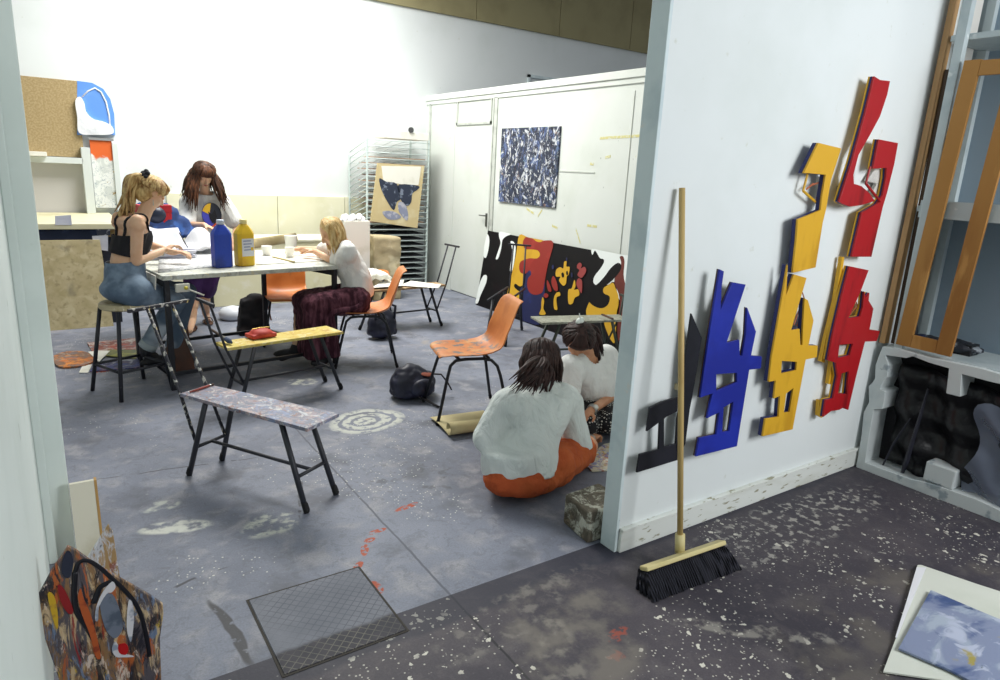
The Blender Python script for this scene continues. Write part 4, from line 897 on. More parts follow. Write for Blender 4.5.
for (x0, y0, s_, pts, lab) in ((830, 70, 3.487, ((160, 345), (190, 350), (188, 395), (180, 430), (172, 455), (150, 430), (165, 400), (130, 392)), 'crumpled silvery cloth between the two upper red reliefs'), (810, 250, 3.775, ((112, 364), (155, 362), (150, 385), (125, 400), (118, 412), (106, 405)), 'crumpled silvery cloth in the square cut-out of the lower red relief'), (780, 135, 4.533, ((185, 195), (208, 190), (200, 260), (190, 325), (178, 315)), 'strip of silvery cloth in the cut-out of the upper yellow relief')):
    tag(obj('crumpled_foil', MB().prism([zpx(x0, y0, s_, pts, yS-.028)], V((0, .022, 0))), foil, bevel=.004), lab, 'foil')
# yellow and dark strips beside the lower red relief
b = MB().prism([zpx(810, 250, 3.775, [(122, 30), (130, 30), (108, 200), (75, 350), (55, 430), (42, 425), (60, 340), (95, 200)], yS-.030)], V((0, .02, 0)))
r = tag(obj('yellow_strip', b, py_, bevel=.001), 'long thin yellow wooden strip beside the left edge of the lower red relief', 'strip')
b = MB().prism([zpx(810, 250, 3.775, [(82, 425), (92, 428), (80, 512), (70, 510)], yS-.030)], V((0, .02, 0))); b.prism([zpx(810, 250, 3.775, [(36, 570), (54, 572), (46, 638), (32, 630)], yS-.030)], V((0, .02, 0)))
tag(obj('yellow_strip', b, py_, bevel=.001), 'short yellow wooden blocks at the lower left of the lower red relief', 'strip')

# ================================================================== BROOM
ha = P(643, 573, z=.075); hb = P(722, 546, z=.075); hd = (hb-ha).normalized(); hs = V((-hd.y, hd.x, 0))
ctr = (ha+hb)/2
r = empty('push_broom', V((ctr.x, ctr.y, 0)), 0, 'wide broom with dark bristles and long wooden handle leaning on the partition', 'broom')
lw = mat('broom_wood', '#d3c58e', .55, [('#c4b57a', 4, .5, .2)], scale=(1, 1, 3))
obj('broom_head', MB().bar(ha+V((0, 0, .014)), hb+V((0, 0, .014)), .046, .020, (hs*.45+V((0, 0, 1))).normalized()), lw, r, world=True, bevel=.005)
k = NT('bristle_fibres', .8, 0, .2); w_ = k.n('ShaderNodeTexWave'); w_.inputs['Scale'].default_value = 26; w_.inputs['Distortion'].default_value = 3; k.L(k.mapped((1, .4, .15)), w_.inputs['Vector'])
k.col(k.mix(w_.outputs['Fac'], '#15151a', '#33333d')); k.bump(w_.outputs['Fac'], .8, .01)
b = MB(); rnd = random.Random(11); N = 44
for i in range(N):
    for j in range(5):
        p = ha.lerp(hb, (i+.5)/N)+hs*((j-2)*.011); e = hd*((i/N-.5)*.05+rnd.uniform(-.006, .006))+hs*((j-2)*.012+rnd.uniform(-.004, .004)-.045)
        b.tube([V((p.x, p.y, .075)), V((p.x, p.y, 0))+e*.5+V((0, 0, .04)), V((p.x, p.y, 0))+e+V((0, 0, .001))], [.008, .0085, .007], 5)
obj('bristles', b, k.m, r, world=True)
hb0 = P(680, 551, z=.095); ht = P(682, 189, y=yS-.020)
obj('socket', MB().tube([hb0+V((0, 0, -.01)), hb0+(ht-hb0).normalized()*.07], .021, 12), lw, r, world=True, smooth=True)
obj('handle', MB().tube([hb0, hb0.lerp(ht, .5), ht], .0125, 12), mat('handle_wood', '#bfa46c', .5, [('#a98c55', 3, .5, .2)]), r, world=True, smooth=True)

# ================================================================== RIGHT SIDE: SHELF UNIT, FOAM TRAY, TIMBER
XR = 3.87
foam = mat('white_foam', '#cfd6d6', .75, [('#bcc6c8', 5, .5, .2), ('#9aa6ac', 10, .62, .08)], (60, .2, .003), world=True)
Z8 = lambda pts, x=XR: [P(840+a/3.4, 340+b_/3.4, x=x) for a, b_ in pts]
outer = [(55, 430), (72, 330), (80, 250), (98, 215), (97, 160), (108, 150), (118, 135), (120, 90), (130, 60), (145, 25), (200, 32), (300, 62), (480, 100)]
inner = [(155, 55), (225, 65), (245, 58), (300, 80), (370, 100), (360, 185), (408, 197), (414, 120), (520, 148), (640, 175), (660, 400), (640, 640), (560, 590), (470, 548), (340, 502), (280, 485), (235, 475), (85, 420), (100, 320), (115, 240), (145, 238), (155, 180), (135, 170), (150, 140), (160, 130), (165, 90)]
o_ = Z8(outer); far = [V((XR, .48, o_[-1].z-.06)), V((XR, .48, .0))]; o_[0].z = 0
r = empty('foam_packing_tray', V((XR+.1, 1.2, 0)), 0, 'large white polystyrene packing tray on its side under the shelf unit, dark inside', 'packing tray')
i_ = Z8(inner)
obj('tray_rim', MB().prism([o_+far, i_], V((.16, 0, 0))), foam, r, world=True, bevel=.006)
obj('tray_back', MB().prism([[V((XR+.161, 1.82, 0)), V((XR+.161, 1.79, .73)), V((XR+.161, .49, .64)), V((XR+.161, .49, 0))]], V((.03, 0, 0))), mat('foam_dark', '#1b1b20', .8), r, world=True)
obj('corner_block', MB().obox(Z8([(335, 465)])[0]+V((.08, 0, .0)), (.075, 0, 0), (0, .075, 0), (0, 0, .055)), foam, r, world=True, bevel=.008)
# dark plastic sheeting inside
dp = mat('black_plastic', '#0d0d11', .35, [('#1c1c24', 4, .5, .2)], (9, .8, .02))
def fn(u, v): return V((XR+.10+.03*math.sin(u*14+v*5)+.02*math.sin(v*19), 1.72-.58*u, .07+.60*v-.05*u))
tag(obj('black_plastic_sheet', MB().grid(fn, 30, 24), dp, smooth=True, solid=.01), 'crumpled black plastic sheeting filling the inside of the foam tray', 'plastic sheet')
b = MB(); q = Z8([(140, 440), (240, 270)], XR+.06); b.tube([q[0], q[0].lerp(q[1], .5)+V((0, .01, 0)), q[1]], [.004, .007, .004], 8); q = Z8([(200, 485), (225, 420), (300, 170)], XR+.05); b.tube(q, [.006, .014, .006], 8)
tag(obj('dark_rods', b, mat('dark_rod', '#2c2d38', .4)), 'dark flexible rods leaning inside the foam tray', 'rod')
clear = NT('clear_plastic', .25); clear.col('#8a93a8'); clear.b.inputs['Alpha'].default_value = .55
def fn(u, v): return V((XR+.05+.03*math.sin(u*9+v*11), 1.29-.5*u+.03*math.sin(v*9), .06+.50*v+.02*math.sin(u*16)))
tag(obj('plastic_bag', MB().grid(fn, 20, 18), clear.m, smooth=True), 'translucent bluish plastic bag at the right side of the foam tray', 'plastic bag')
# shelf unit
grey = mat('shelf_grey', '#b9c4c6', .65, [('#a7b4b8', 4, .5, .2), ('#d5dada', 9, .62, .06)], world=True)
r = empty('shelf_unit', (4.1, 1.2, 0), 0, 'grey-white painted open shelf unit filling the right-hand corner', 'shelf')
for x, y in ((3.905, 1.735), (4.29, 1.785), (3.905, .35), (4.29, .35)):
    obj('upright', MB().bar((x, y, .705), (x, y, 3.2), .045, .045, (0, 1, 0)), grey, r, world=True, bevel=.003)
for z, t in ((.725, .03), (1.50, .03), (2.35, .03)): obj('shelf_board', MB().box((3.93 if z > 1 else 3.90, .33, z), (4.315, 1.80, z+t)), grey, r, world=True, bevel=.003)
obj('back_panel', MB().box((4.305, .33, .725), (4.318, 1.80, 3.2)), mat('shelf_back', '#8e9fad', .7, [('#7d90a0', 2, .5, .2)], world=True), r, world=True)
obj('side_panel', MB().box((3.93, 1.808, .74), (4.30, 1.822, 3.2)), mat('shelf_back'), r, world=True) if False else None
obj('front_lip', MB().box((3.915, .33, 1.47), (3.93, 1.78, 1.56)), grey, r, world=True)
# junk on the low shelf
jk = mat('junk_dark', '#23262e', .6, [('#8f959c', 9, .58, .05)])
for (px, py, s_, lab, m_) in ((925, 325, (.06, .05, .03), 'small dark blue tin on the shelf behind the wooden frame', mat('navy_tin', '#1d2a4a', .5)), (960, 345, (.08, .11, .035), 'dark crumpled rag on the low shelf at the right frame edge', jk), (945, 345, (.07, .05, .02), 'pale tray on the low shelf inside the wooden frame', mat('pale_tray', '#b9bdbd', .5)), (968, 335, (.05, .05, .03), 'small black box on the low shelf at the far right', MC['black_card']), (932, 338, (.05, .07, .03), 'dark rag crumpled behind the lower rail of the wooden frame', jk), (915, 318, (.03, .03, .06), 'dark paint-stained jar-like tin behind the left stile of the frame', jk)):
    p = P(px, py, x=4.12); b = MB(); b.ell(V((4.12, p.y, .755+s_[2])), (s_[0], 0, 0), (0, s_[1], 0), (0, 0, s_[2])) if 'rag' in lab or 'tin' in lab else b.box((4.12-s_[0], p.y-s_[1], .755), (4.12+s_[0], p.y+s_[1], .755+s_[2]*2))
    tag(obj('shelf_clutter', b, m_, bevel=.003, disp=(.05, .03) if 'rag' in lab else None), lab, 'clutter')
# wooden picture frame leaning on the shelf unit
tw = mat('frame_wood', '#a97a3c', .55, [('#96672f', 4, .48, .2), ('#b98a4a', 9, .55, .1)], (40, .15, .003), scale=(1, 1, .2))
FP = lambda px, py: PP(px, py, V((3.875, 1.6, .745)), V((-1, 0, -.0)).normalized())
lo_l, lo_r = FP(895.5, 345), FP(950, 358); up_l = FP(961, 75); up_r = lo_r+(up_l-lo_l)
r = empty('picture_frame', (lo_l+lo_r)/2, 0, 'tall narrow unpainted wooden frame standing upright in front of the shelf unit', 'frame')
sw = .075; dy = (lo_r-lo_l); wd = dy.normalized(); upv = (up_l-lo_l).normalized(); top_l = lo_l+upv*1.47
top_r = top_l+dy; dn = V((.022, 0, 0))
obj('stile', MB().prism([[lo_l, lo_l+wd*sw, top_l+wd*sw, top_l]], dn), tw, r, world=True, bevel=.002)
obj('stile', MB().prism([[lo_r-wd*sw, lo_r, top_r, top_r-wd*sw]], dn), tw, r, world=True, bevel=.002)
for a in (0, 1.47-.075): obj('rail', MB().prism([[lo_l+upv*a+wd*(sw+.001), lo_r+upv*a-wd*(sw+.001), lo_r+upv*(a+.07)-wd*(sw+.001), lo_l+upv*(a+.07)+wd*(sw+.001)]], dn), tw, r, world=True, bevel=.002)
# timbers in the corner
pt = mat('tan_timber', '#b08a5e', .6, [('#a07a4e', 3, .5, .2)]); dt = mat('dark_timber', '#4a3c30', .7, [('#5c4a38', 3, .5, .2)])
q = [P(px, py, y=1.825) for px, py in ((941.5, 26), (946.5, 30), (943, 62), (930, 138), (922, 180), (905, 260), (919.5, 158), (932, 76))]
b = MB().hexa([V(p) for p in ((3.80, 1.80, 1.25), (3.845, 1.80, 1.25), (3.845, 1.83, 1.25), (3.80, 1.83, 1.25), (3.905, 1.80, 3.0), (3.95, 1.80, 3.0), (3.95, 1.83, 3.0), (3.905, 1.83, 3.0))])
r_ = tag(obj('timber_plank', MB().bar((3.91, 1.825, .76), (3.955, 1.825, 2.62), .05, .03, (0, 1, 0)), pt, bevel=.002), 'thin tan timber plank standing upright in the corner against the partition', 'plank')
tag(obj('timber_plank', MB().bar((3.99, 1.79, .76), (3.99, 1.79, 2.22), .09, .03, (0, 1, 0)), dt, bevel=.002), 'dark brown timber plank standing behind the tan one in the corner', 'plank')
tag(obj('white_batten', MB().bar((4.16, 1.815, .76), (4.16, 1.815, 2.9), .12, .02, (0, 1, 0)), mat('batten_white', '#d9d6cf', .6), bevel=.002), 'white painted batten standing in the corner behind the dark timber', 'plank')
# sheets on the floor, lower right
Zr = lambda pts, z: [P(860+a/5.229, 540+b_/5.231, z=z) for a, b_ in pts]
def ext(q, a, b_): return q
q = Zr([(300, 142), (320, 142), (605, 240), (980, 360), (820, 800), (120, 700), (188, 520), (250, 320)], .006)
tag(obj('mount_board', MB().prism([q], V((0, 0, .006))), mat('mount_white', '#d8dbd0', .6, [('#cfd3c6', 3, .5, .2)])), 'large off-white sheet of card lying on the floor at the lower right', 'card')
q = Zr([(296, 150), (345, 152), (262, 350), (192, 522), (184, 515), (245, 320)], .014)
tag(obj('white_sheet', MB().prism([q], V((0, 0, .003))), mat('sheet_bright', '#e6e6ea', .6)), 'bright white sheet edge sticking out on the left of the off-white card', 'paper')
q = Zr([(368, 275), (600, 375), (900, 500), (780, 860), (480, 700), (200, 580)], .018)
k = NT('blue_abstract', .6); k.world(); c = '#8791ad'
for i, (cc, s_, t, w_) in enumerate((('#a9b4c4', 5, .5, .15), ('#475a88', 3.4, .52, .12), ('#b9c0d4', 8, .55, .1), ('#4a5c80', 7, .62, .08), ('#a89a50', 5, .66, .06), ('#4f5a5c', 9, .68, .05))):
    c = k.mix(k.step(k.noise(s_, 5, k.mapped((1, 1.4, 1), (0, 0, .4), (i*2.3, i*1.7, i)), .8), t, t+w_), c, cc)
k.col(c); tag(obj('abstract_painting', MB().prism([q], V((0, 0, .008))), k.m), 'blue and grey abstract painting lying on top of the card at the lower right', 'painting')
# plastered block behind the partition end
b = MB().hexa([V(p) for p in ((1.885, 1.965, 0), (2.12, 1.965, 0), (2.12, 2.17, 0), (1.91, 2.17, 0), (1.885, 1.965, .155), (2.12, 1.965, .16), (2.12, 2.17, .16), (1.91, 2.17, .15))])
tag(obj('plastered_block', b, splat('block_plaster', '#5a5448', ['#c9cbbd', '#4a4438', '#b9b9aa', '#7a6f5c'], 9, .8), bevel=.012), 'rough block spattered with plaster on the floor behind the partition edge', 'block')

# ================================================================== LOWER LEFT PAINTED BOARDS
def streak(name, base_c, cols, rot):
    k = NT(name, .5); c = base_c; co0 = k.co
    for i, (cc, s_, t, w_) in enumerate(cols):
        mp = k.mapped((4.5, 1, 1.0), (0, rot, 0), (i*2.3, 0, i*1.7)); c = k.mix(k.math('MULTIPLY', k.step(k.noise(s_, 9, mp, 1.0, rough=.7), t-.045, t+w_-.015), .9), c, cc)
    k.col(c); k.bump(k.noise(30, 4, k.mapped((3, 1, 1), (0, rot, 0))), .4, .006); return k.m
paintA = streak('streaky_paint', '#8a6a48', [('#4a4a55', 4, .48, .05), ('#c9b08a', 5, .56, .04), ('#1d1d28', 4.4, .56, .04), ('#b5602e', 5.2, .60, .03), ('#d8c6b8', 6, .62, .03), ('#8a2226', 5, .655, .02), ('#6c7f9c', 7, .63, .03), ('#c9a832', 6, .68, .02), ('#e2d8d4', 8, .67, .02)], .25)
yB = 2.02
q = [P(px, py, y=yB) for px, py in ((68, 548), (76, 552), (96, 566), (120, 580), (150, 597), (163, 606), (163.5, 615), (160, 640))]
q = q+[V((q[-1].x-.006, yB, 0)), V((-.07, yB, 0))]+[P(px, py, y=yB) for px, py in ((45, 640), (38, 604), (39, 596), (52, 572))]
for p in q: p.z = max(p.z, 0)
r = empty('painted_board', V((.06, yB, 0)), 0, 'wide streaky multicoloured painted board propped in the lower left corner', 'painting')
obj('board', MB().prism([q], V((0, .016, 0))), paintA, r, world=True, bevel=.002)
for pts, m_, nm in ((((101, 590), (106, 600), (112, 620), (118, 657)), mat('paint_black', '#17171f', .4), 'black_curve'), (((73, 575), (72, 600), (82, 630), (95, 655)), MC['paint_black'], 'black_curve')):
    pass
pz_ = lambda pts, d: [P(20+a/5.4375, 540+b_/5.44, y=yB-d) for a, b_ in pts]
def stroke(pts, rr, m_, nm): obj(nm, MB().tube(smoothline(pz_(pts, .001)), rr, 8, .25, up=(0, 1, 0)), m_, r, world=True, smooth=True)
def smoothline(q, n=5):
    q = [q[0]]+list(q)+[q[-1]]; out = []
    for i in range(1, len(q)-2):
        for s_ in range(n):
            t = s_/n; p0, p1, p2, p3 = q[i-1], q[i], q[i+1], q[i+2]; out.append(.5*((2*p1)+(-p0+p2)*t+(2*p0-5*p1+4*p2-p3)*t*t+(-p0+3*p1-3*p2+p3)*t**3))
    return out+[q[-1]]
blk = mat('paint_black', '#1a1a22', .4)
stroke(((300, 180), (320, 130), (370, 118), (440, 160), (500, 215), (560, 270), (620, 340), (660, 420), (690, 540), (705, 640)), .006, blk, 'black_stroke')
stroke(((300, 180), (295, 300), (310, 400), (370, 490), (420, 590), (420, 640)), .007, blk, 'black_stroke')
stroke(((400, 350), (420, 300), (440, 260), (500, 230)), .008, blk, 'black_stroke')
def dab(pts, m_, nm, d=.0035): obj(nm, MB().prism([smoothloop(pz_(pts, d), 3)], V((0, .003, 0))), m_, r, world=True)
dab(((535, 580), (575, 570), (590, 600), (575, 630), (540, 620)), mat('paint_red', '#b3181c', .4), 'red_dab')
dab(((205, 255), (230, 260), (260, 310), (290, 390), (270, 410), (235, 370), (215, 320)), mat('paint_dark_red', '#8a1c20', .45), 'red_dab')
dab(((590, 340), (612, 350), (620, 420), (612, 520), (600, 560), (580, 480)), mat('paint_pale', '#cfcdd2', .5, [('#8f97a8', 20, .5, .1)]), 'pale_dab')
dab(((150, 300), (185, 310), (205, 400), (205, 490), (180, 440)), mat('paint_yellow', '#c9a22a', .5, [('#a5803a', 20, .5, .1)]), 'yellow_dab')
dab(((250, 70), (280, 80), (290, 140), (270, 210), (235, 200), (225, 150)), mat('paint_navy', '#262a3c', .5), 'navy_dab')
dab(((500, 232), (520, 260), (500, 290), (470, 300), (430, 370), (425, 440), (408, 440), (415, 370), (450, 290)), mat('paint_pale'  , '#cfcdd2', .5), 'pale_dab')
dab(((330, 270), (345, 320), (380, 400), (410, 500), (440, 640), (410, 640), (380, 520), (340, 420), (315, 320)), mat('paint_rust', '#b0562c', .5, [('#8a3a24', 20, .5, .1)]), 'rust_dab')
dab(((440, 320), (500, 300), (540, 380), (560, 480), (520, 540), (470, 500), (440, 400)), mat('paint_slate', '#6c7484', .5, [('#4e5868', 14, .5, .1)]), 'slate_dab', .0025)
dab(((520, 560), (560, 620), (620, 640), (560, 644), (520, 640), (500, 600)), mat('paint_pale', '#cfcdd2'), 'pale_dab', .003)
yC = 2.45
q = [P(px, py, y=yC) for px, py in ((108.5, 526), (113, 533), (117, 560))]+[P(122, 590, y=yC)]; q += [V((q[-1].x+.01, yC, 0)), V((.02, yC, 0))]+[P(px, py, y=yC) for px, py in ((87, 560), (92, 552))]
r = tag(obj('painted_board', MB().prism([q], V((0, .014, 0))), streak('streaky_pale', '#a98a5e', [('#c9ccd4', 7, .52, .04), ('#8a4a3a', 8, .62, .03), ('#5c6270', 7, .6, .04), ('#e4e2e4', 9, .64, .03)], -.2), bevel=.002), 'smaller pointed painted board standing behind the wide streaky one', 'painting')
b = MB(); x0, x1, y_, z1 = -.01, .082, 2.86, .335
r = empty('small_canvas', (.035, y_, 0), 0, 'small white canvas with raw wood edge standing against the left post', 'canvas')
obj('canvas_face', MB().hexa([V(p) for p in ((x0, y_-.06, 0), (x1-.01, y_-.06, 0), (x1-.01, y_-.045, 0), (x0, y_-.045, 0), (x0, y_+.02, z1), (x1-.01, y_+.02, z1), (x1-.01, y_+.035, z1), (x0, y_+.035, z1))]), mat('canvas_cream', '#d9d4c2', .7, [('#c9c2ab', 5, .5, .2), ('#8f9aa8', 14, .7, .04)]), r, world=True)
obj('wood_edge', MB().hexa([V(p) for p in ((x1-.009, y_-.06, 0), (x1, y_-.06, 0), (x1, y_-.03, 0), (x1-.009, y_-.03, 0), (x1-.009, y_+.02, z1), (x1, y_+.02, z1), (x1, y_+.05, z1), (x1-.009, y_+.05, z1))]), mat('edge_wood', '#b08a50', .6), r, world=True)
# drawing on the floor between the two sitting girls
q = [P(600+a, 460+b_, z=.004) for a, b_ in ((-15, 6), (-6, -6), (4, -14), (24, -18), (36, -12), (34, 2), (8, 12), (-8, 13))]
tag(obj('floor_drawing', MB().prism([q], V((0, 0, .008))), splat('drawing_bright', '#d6cfb8', ['#e4e0d2', '#4a56b8', '#b85a3a', '#7a8ac0', '#c9a84a'], 16)), 'colourful drawing on pale paper on the floor between the two sitting girls', 'drawing')

# ================================================================== PEOPLE
def skin(name, c1, c2):
    k = NT(name, .5, 0, .35); k.col(k.mix(k.step(k.noise(9, 3), .35, .7), c1, c2)); k.b.inputs['Subsurface Weight'].default_value = .12; k.b.inputs['Subsurface Radius'].default_value = (.02, .008, .004); return k.m
skinA = skin('skin_pale', '#e0b898', '#d8a987'); skinB = skin('skin_warm', '#cf9a78', '#c48a68')
def J(px, py, y): return P(px, py, y=y)
def hand(b, w, d, n, curl=.6, sc=.92, side=1, spread=.12):
    """w wrist, d pointing direction, n palm normal, side = direction of the thumb along the knuckle line"""
    d = V(d).normalized(); n = (V(n)-d*V(n).dot(d)).normalized(); s_ = d.cross(n).normalized()*side
    kn = w+d*.085*sc
    b.ell(w+d*.048*sc, d*.052*sc, s_*.036*sc, n*.016*sc, 10, 7); b.cap(w-d*.01, w+d*.02, .024*sc, .024*sc)
    for i, (o_, L_) in enumerate(((.030, .072), (.010, .080), (-.010, .075), (-.029, .060))):
        a = kn+s_*o_*sc; p = a; ang = .25*curl; dd = d+s_*(o_*spread*8)
        for j, f_ in enumerate((.45, .32, .25)):
            ang += curl*(.35, .75, .6)[j]
            q = p+(dd*math.cos(ang)+n*math.sin(ang)).normalized()*L_*f_*sc; b.cap(p, q, (.0095, .0088, .008)[j]*sc, (.0088, .008, .007)[j]*sc, 8); p = q
    a = w+d*.022*sc+s_*.028*sc; q = a+(d*.5+s_*.75+n*.35).normalized()*.036*sc; b.cap(a, q, .013*sc, .011*sc, 8); b.cap(q, q+(d*.85+s_*.05+n*.6).normalized()*.030*sc, .0105*sc, .0085*sc, 8)
def head_prims(b, c_, f, u, s_=.93):
    f = V(f).normalized(); u = (V(u)-f*V(u).dot(f)).normalized(); r_ = f.cross(u)
    E_ = lambda o_, rx, ry, rz: b.ell(c_+(r_*o_[0]+f*o_[1]+u*o_[2])*s_, r_*rx*s_, f*ry*s_, u*rz*s_, 16, 11)
    E_((0, -.012, .025), .074, .092, .090); E_((0, .022, -.035), .058, .064, .078); E_((0, .055, -.092), .026, .024, .022)
    E_((0, .070, .018), .050, .018, .022); E_((.035, .055, -.03), .022, .022, .026); E_((-.035, .055, -.03), .022, .022, .026)
    b.cap(c_+(f*.086+u*.008)*s_, c_+(f*.106-u*.030)*s_, .009*s_, .013*s_, 10)
    E_((.011, .094, -.036), .008, .010, .008); E_((-.011, .094, -.036), .008, .010, .008)
    E_((0, .082, -.061), .024, .012, .011)
    for q in (-1, 1): E_((q*.076, -.008, -.008), .009, .020, .031)
    return f, u, r_
eyew = mat('eye_white', '#dcdad4', .3); irisd = mat('iris_dark', '#2a1c14', .2); lipm = mat('lips', '#a85a50', .5)
def face(body, c_, f, u, r_, hairm, s_=.93, shut=True):
    for q in (-1, 1):
        e = c_+(r_*q*.031+f*.077+u*.002)*s_
        eo = obj('eye', MB().ell(e, r_*.013, f*.0115, u*(.0085 if not shut else .004), 10, 7), eyew, body, world=True, smooth=True)
        if shut: obj('eyelid', MB().ell(e+u*.002, r_*.0145, f*.0125, u*.009, 10, 7), body.data.materials[0], eo, world=True, smooth=True); continue
        MBi = MB().ell(e+f*.0085-u*.002, r_*.0055, f*.004, u*.0055, 8, 6); obj('iris', MBi, irisd, eo, world=True, smooth=True)
        obj('eyebrow', MB().tube([c_+(r_*q*.014+f*.088+u*.026)*s_, c_+(r_*q*.03+f*.086+u*.031)*s_, c_+(r_*q*.05+f*.072+u*.025)*s_], [.003, .0035, .002], 6), hairm, body, world=True, smooth=True)
    obj('lips', MB().ell(c_+(f*.090-u*.058)*s_, r_*.020, f*.006, u*.0045, 10, 6).ell(c_+(f*.088-u*.066)*s_, r_*.016, f*.007, u*.0055, 10, 6), lipm, body, world=True, smooth=True)
def hairmat(name, a, b_, c3):
    k = NT(name, .55, 0, .3); co = k.mapped((1, 1, .25)); k.col(k.mix(k.step(k.noise(55, 3, co), .35, .65), k.mix(k.step(k.noise(12, 3, co), .4, .6), a, b_), c3)); k.bump(k.noise(90, 3, co), .5, .004); return k.m
def hair(body, c_, f, u, m_, length=.3, gap=55, n=90, seed=1, fall=None, flare=.25, thick=1.0, bangs=0, tie=None, s_=.93, out=.018, name='hair'):
    """cap plus many tapered locks; tie = point where the locks are gathered, then hang from it"""
    rnd = random.Random(seed); f = V(f).normalized(); u = (V(u)-f*V(u).dot(f)).normalized(); r_ = f.cross(u)
    b = MB(); b.ell(c_+(-f*.022+u*.034)*s_, r_*.084*s_, f*.090*s_, u*.094*s_, 20, 13); b.ell(c_+(-f*.045-u*.01)*s_, r_*.075*s_, f*.062*s_, u*.085*s_, 16, 11)
    down = V(fall).normalized() if fall else V((0, 0, -1))
    for i in range(n):
        a = math.radians(gap+(360-2*gap)*(i+rnd.random())/n); di = f*math.cos(a)+r_*math.sin(a)
        root = c_+(u*(.115+rnd.uniform(-.01, .008))-f*.01+di*.02)*s_
        p1 = c_+(di*(.080+rnd.uniform(0, .012))+u*.075-f*.012)*s_; p2 = c_+(di*(.094+rnd.uniform(0, .012))+u*.015-f*.012)*s_
        R = rnd.uniform(.007, .011)*thick
        if tie:
            t_ = V(tie); p3 = p2.lerp(t_, .6)+di*.012; b.tube(smoothline([root, p1, p2, p3, t_], 3), [R*.6]+[R]*11+[R*.6], 6)
        else:
            L_ = length*rnd.uniform(.85, 1.08); p3 = p2+down*L_*.45+di*out*rnd.uniform(.2, 1)+V((rnd.uniform(-.01, .01),)*2+(0,)); p4 = p2+down*L_+di*out*(flare+rnd.uniform(-.5, .5))+V((rnd.uniform(-.015, .015), rnd.uniform(-.015, .015), 0))
            pts = smoothline([root, p1, p2, p3, p4], 4); k_ = len(pts)
            b.tube(pts, [R*(.6 if j == 0 else 1.0 if j < k_*.7 else max(.15, (k_-1-j)/(k_*.3))) for j in range(k_)], 6)
    for i in range(bangs):
        t = (i+.5)/bangs*2-1; root = c_+(u*.118+r_*t*.02+f*.015)*s_; p1 = c_+(u*.085+r_*t*.05+f*.078)*s_; p2 = c_+(u*.035+r_*t*.068+f*.095*(1-.25*t*t))*s_
        b.tube(smoothline([root, p1, p2], 4), [.009]*6+[.006]*2+[.002], 6)
    return obj(name, b, m_, body, world=True, smooth=True)
def limb(b, a, c_, d, r1, r2, r3, bulge=0):
    b.cap(a, c_, r1, r2); b.cap(c_, d, r2*.98, r3)
    if bulge: b.cap(c_.lerp(d, .15), c_.lerp(d, .45), r2*1.05*bulge, r2*.95*bulge)
def torso(b, j, g=0.0, w=1.0):
    b.cap(j['pel'], j['waist'], (.112+g)*w, (.100+g)*w); b.cap(j['waist'], j['chest'], (.100+g)*w, (.108+g)*w)
    dz = V((0, 0, -.028)); b.cap(j['shL']+dz, j['shR']+dz, .056+g, .056+g)
    for q in 'LR': b.cap(j['neck']+V((0, 0, -.01)), j['sh'+q]+V((0, 0, -.002)), .036+g*.6, .042+g)
    b.cap(j['shL'].lerp(j['chest'], .4), j['waist'], .066+g, .07+g); b.cap(j['shR'].lerp(j['chest'], .4), j['waist'], .066+g, .07+g)
    b.cap(j['chest'], j['neck'], .085+g, .050+g*.5)
def person(label, sk, j, hd, f, u, body_extra=None, **k):
    b = MB(); torso(b, j, -.006, k.get('w', 1)); b.cap(j['neck'], hd-V((0, 0, .03)), .046, .044)
    b.cap(j['hipL'], j['hipR'], .095, .095)
    limb(b, j['hipL'], j['knL'], j['anL'], .078, .053, .036, 1.0); limb(b, j['hipR'], j['knR'], j['anR'], .078, .053, .036, 1.0)
    for s_ in 'LR':
        b.cap(j['an'+s_]-V((0, 0, .01)), j['toe'+s_], .034, .024)
        limb(b, j['sh'+s_], j['el'+s_], j['wr'+s_], .044, .036, .025)
        hand(b, j['wr'+s_], j['hd'+s_]-j['wr'+s_], k.get('pn'+s_, V((0, 0, -1))), k.get('curl', .7), .92, k.get('th'+s_, 1))
    F_, U_, R_ = head_prims(b, hd, f, u)
    o = obj('person', b, sk, None, smooth=True, remesh=.0062, smo=2, origin=V((j['pel'].x, j['pel'].y, min(j['anL'].z, j['anR'].z)-.03)))
    tag(o, label, 'person'); return o, F_, U_, R_
def cloth(name, body, b, m_, vox=.010, smo=5, disp=(.12, .014), cuts=()):
    """a garment grown over the limbs, trimmed cleanly at hems and necklines by planes (point, normal of the side cut away)"""
    o = obj(name, b, m_, body, world=True, remesh=vox, smo=smo, disp=disp)
    if cuts:
        dg = bpy.context.evaluated_depsgraph_get(); me = bpy.data.meshes.new_from_object(o.evaluated_get(dg)); o.modifiers.clear(); off = worldloc(body)
        bm = bmesh.new(); bm.from_mesh(me)
        for p_, n_ in cuts:
            if isinstance(n_, float):
                cc = V(p_)-off; bmesh.ops.delete(bm, geom=[v for v in bm.verts if (v.co-cc).length < n_], context='VERTS'); continue
            bmesh.ops.bisect_plane(bm, geom=bm.verts[:]+bm.edges[:]+bm.faces[:], plane_co=V(p_)-off, plane_no=V(n_), clear_outer=True)
        bm.to_mesh(me); bm.free(); me.materials.clear(); me.materials.append(m_)
        for p_ in me.polygons: p_.use_smooth = True
        o.data = me; k_ = o.modifiers.new('so', 'SOLIDIFY'); k_.thickness = .006; k_.offset = .5
    return o
from mathutils.bvhtree import BVHTree
def drape(pts, body, d=.003):
    dg = bpy.context.evaluated_depsgraph_get(); bv = BVHTree.FromObject(body, dg); o_ = worldloc(body); out = []
    for p in pts:
        l, n_, _, _ = bv.find_nearest(p-o_); out.append(l+n_*d+o_)
    return out
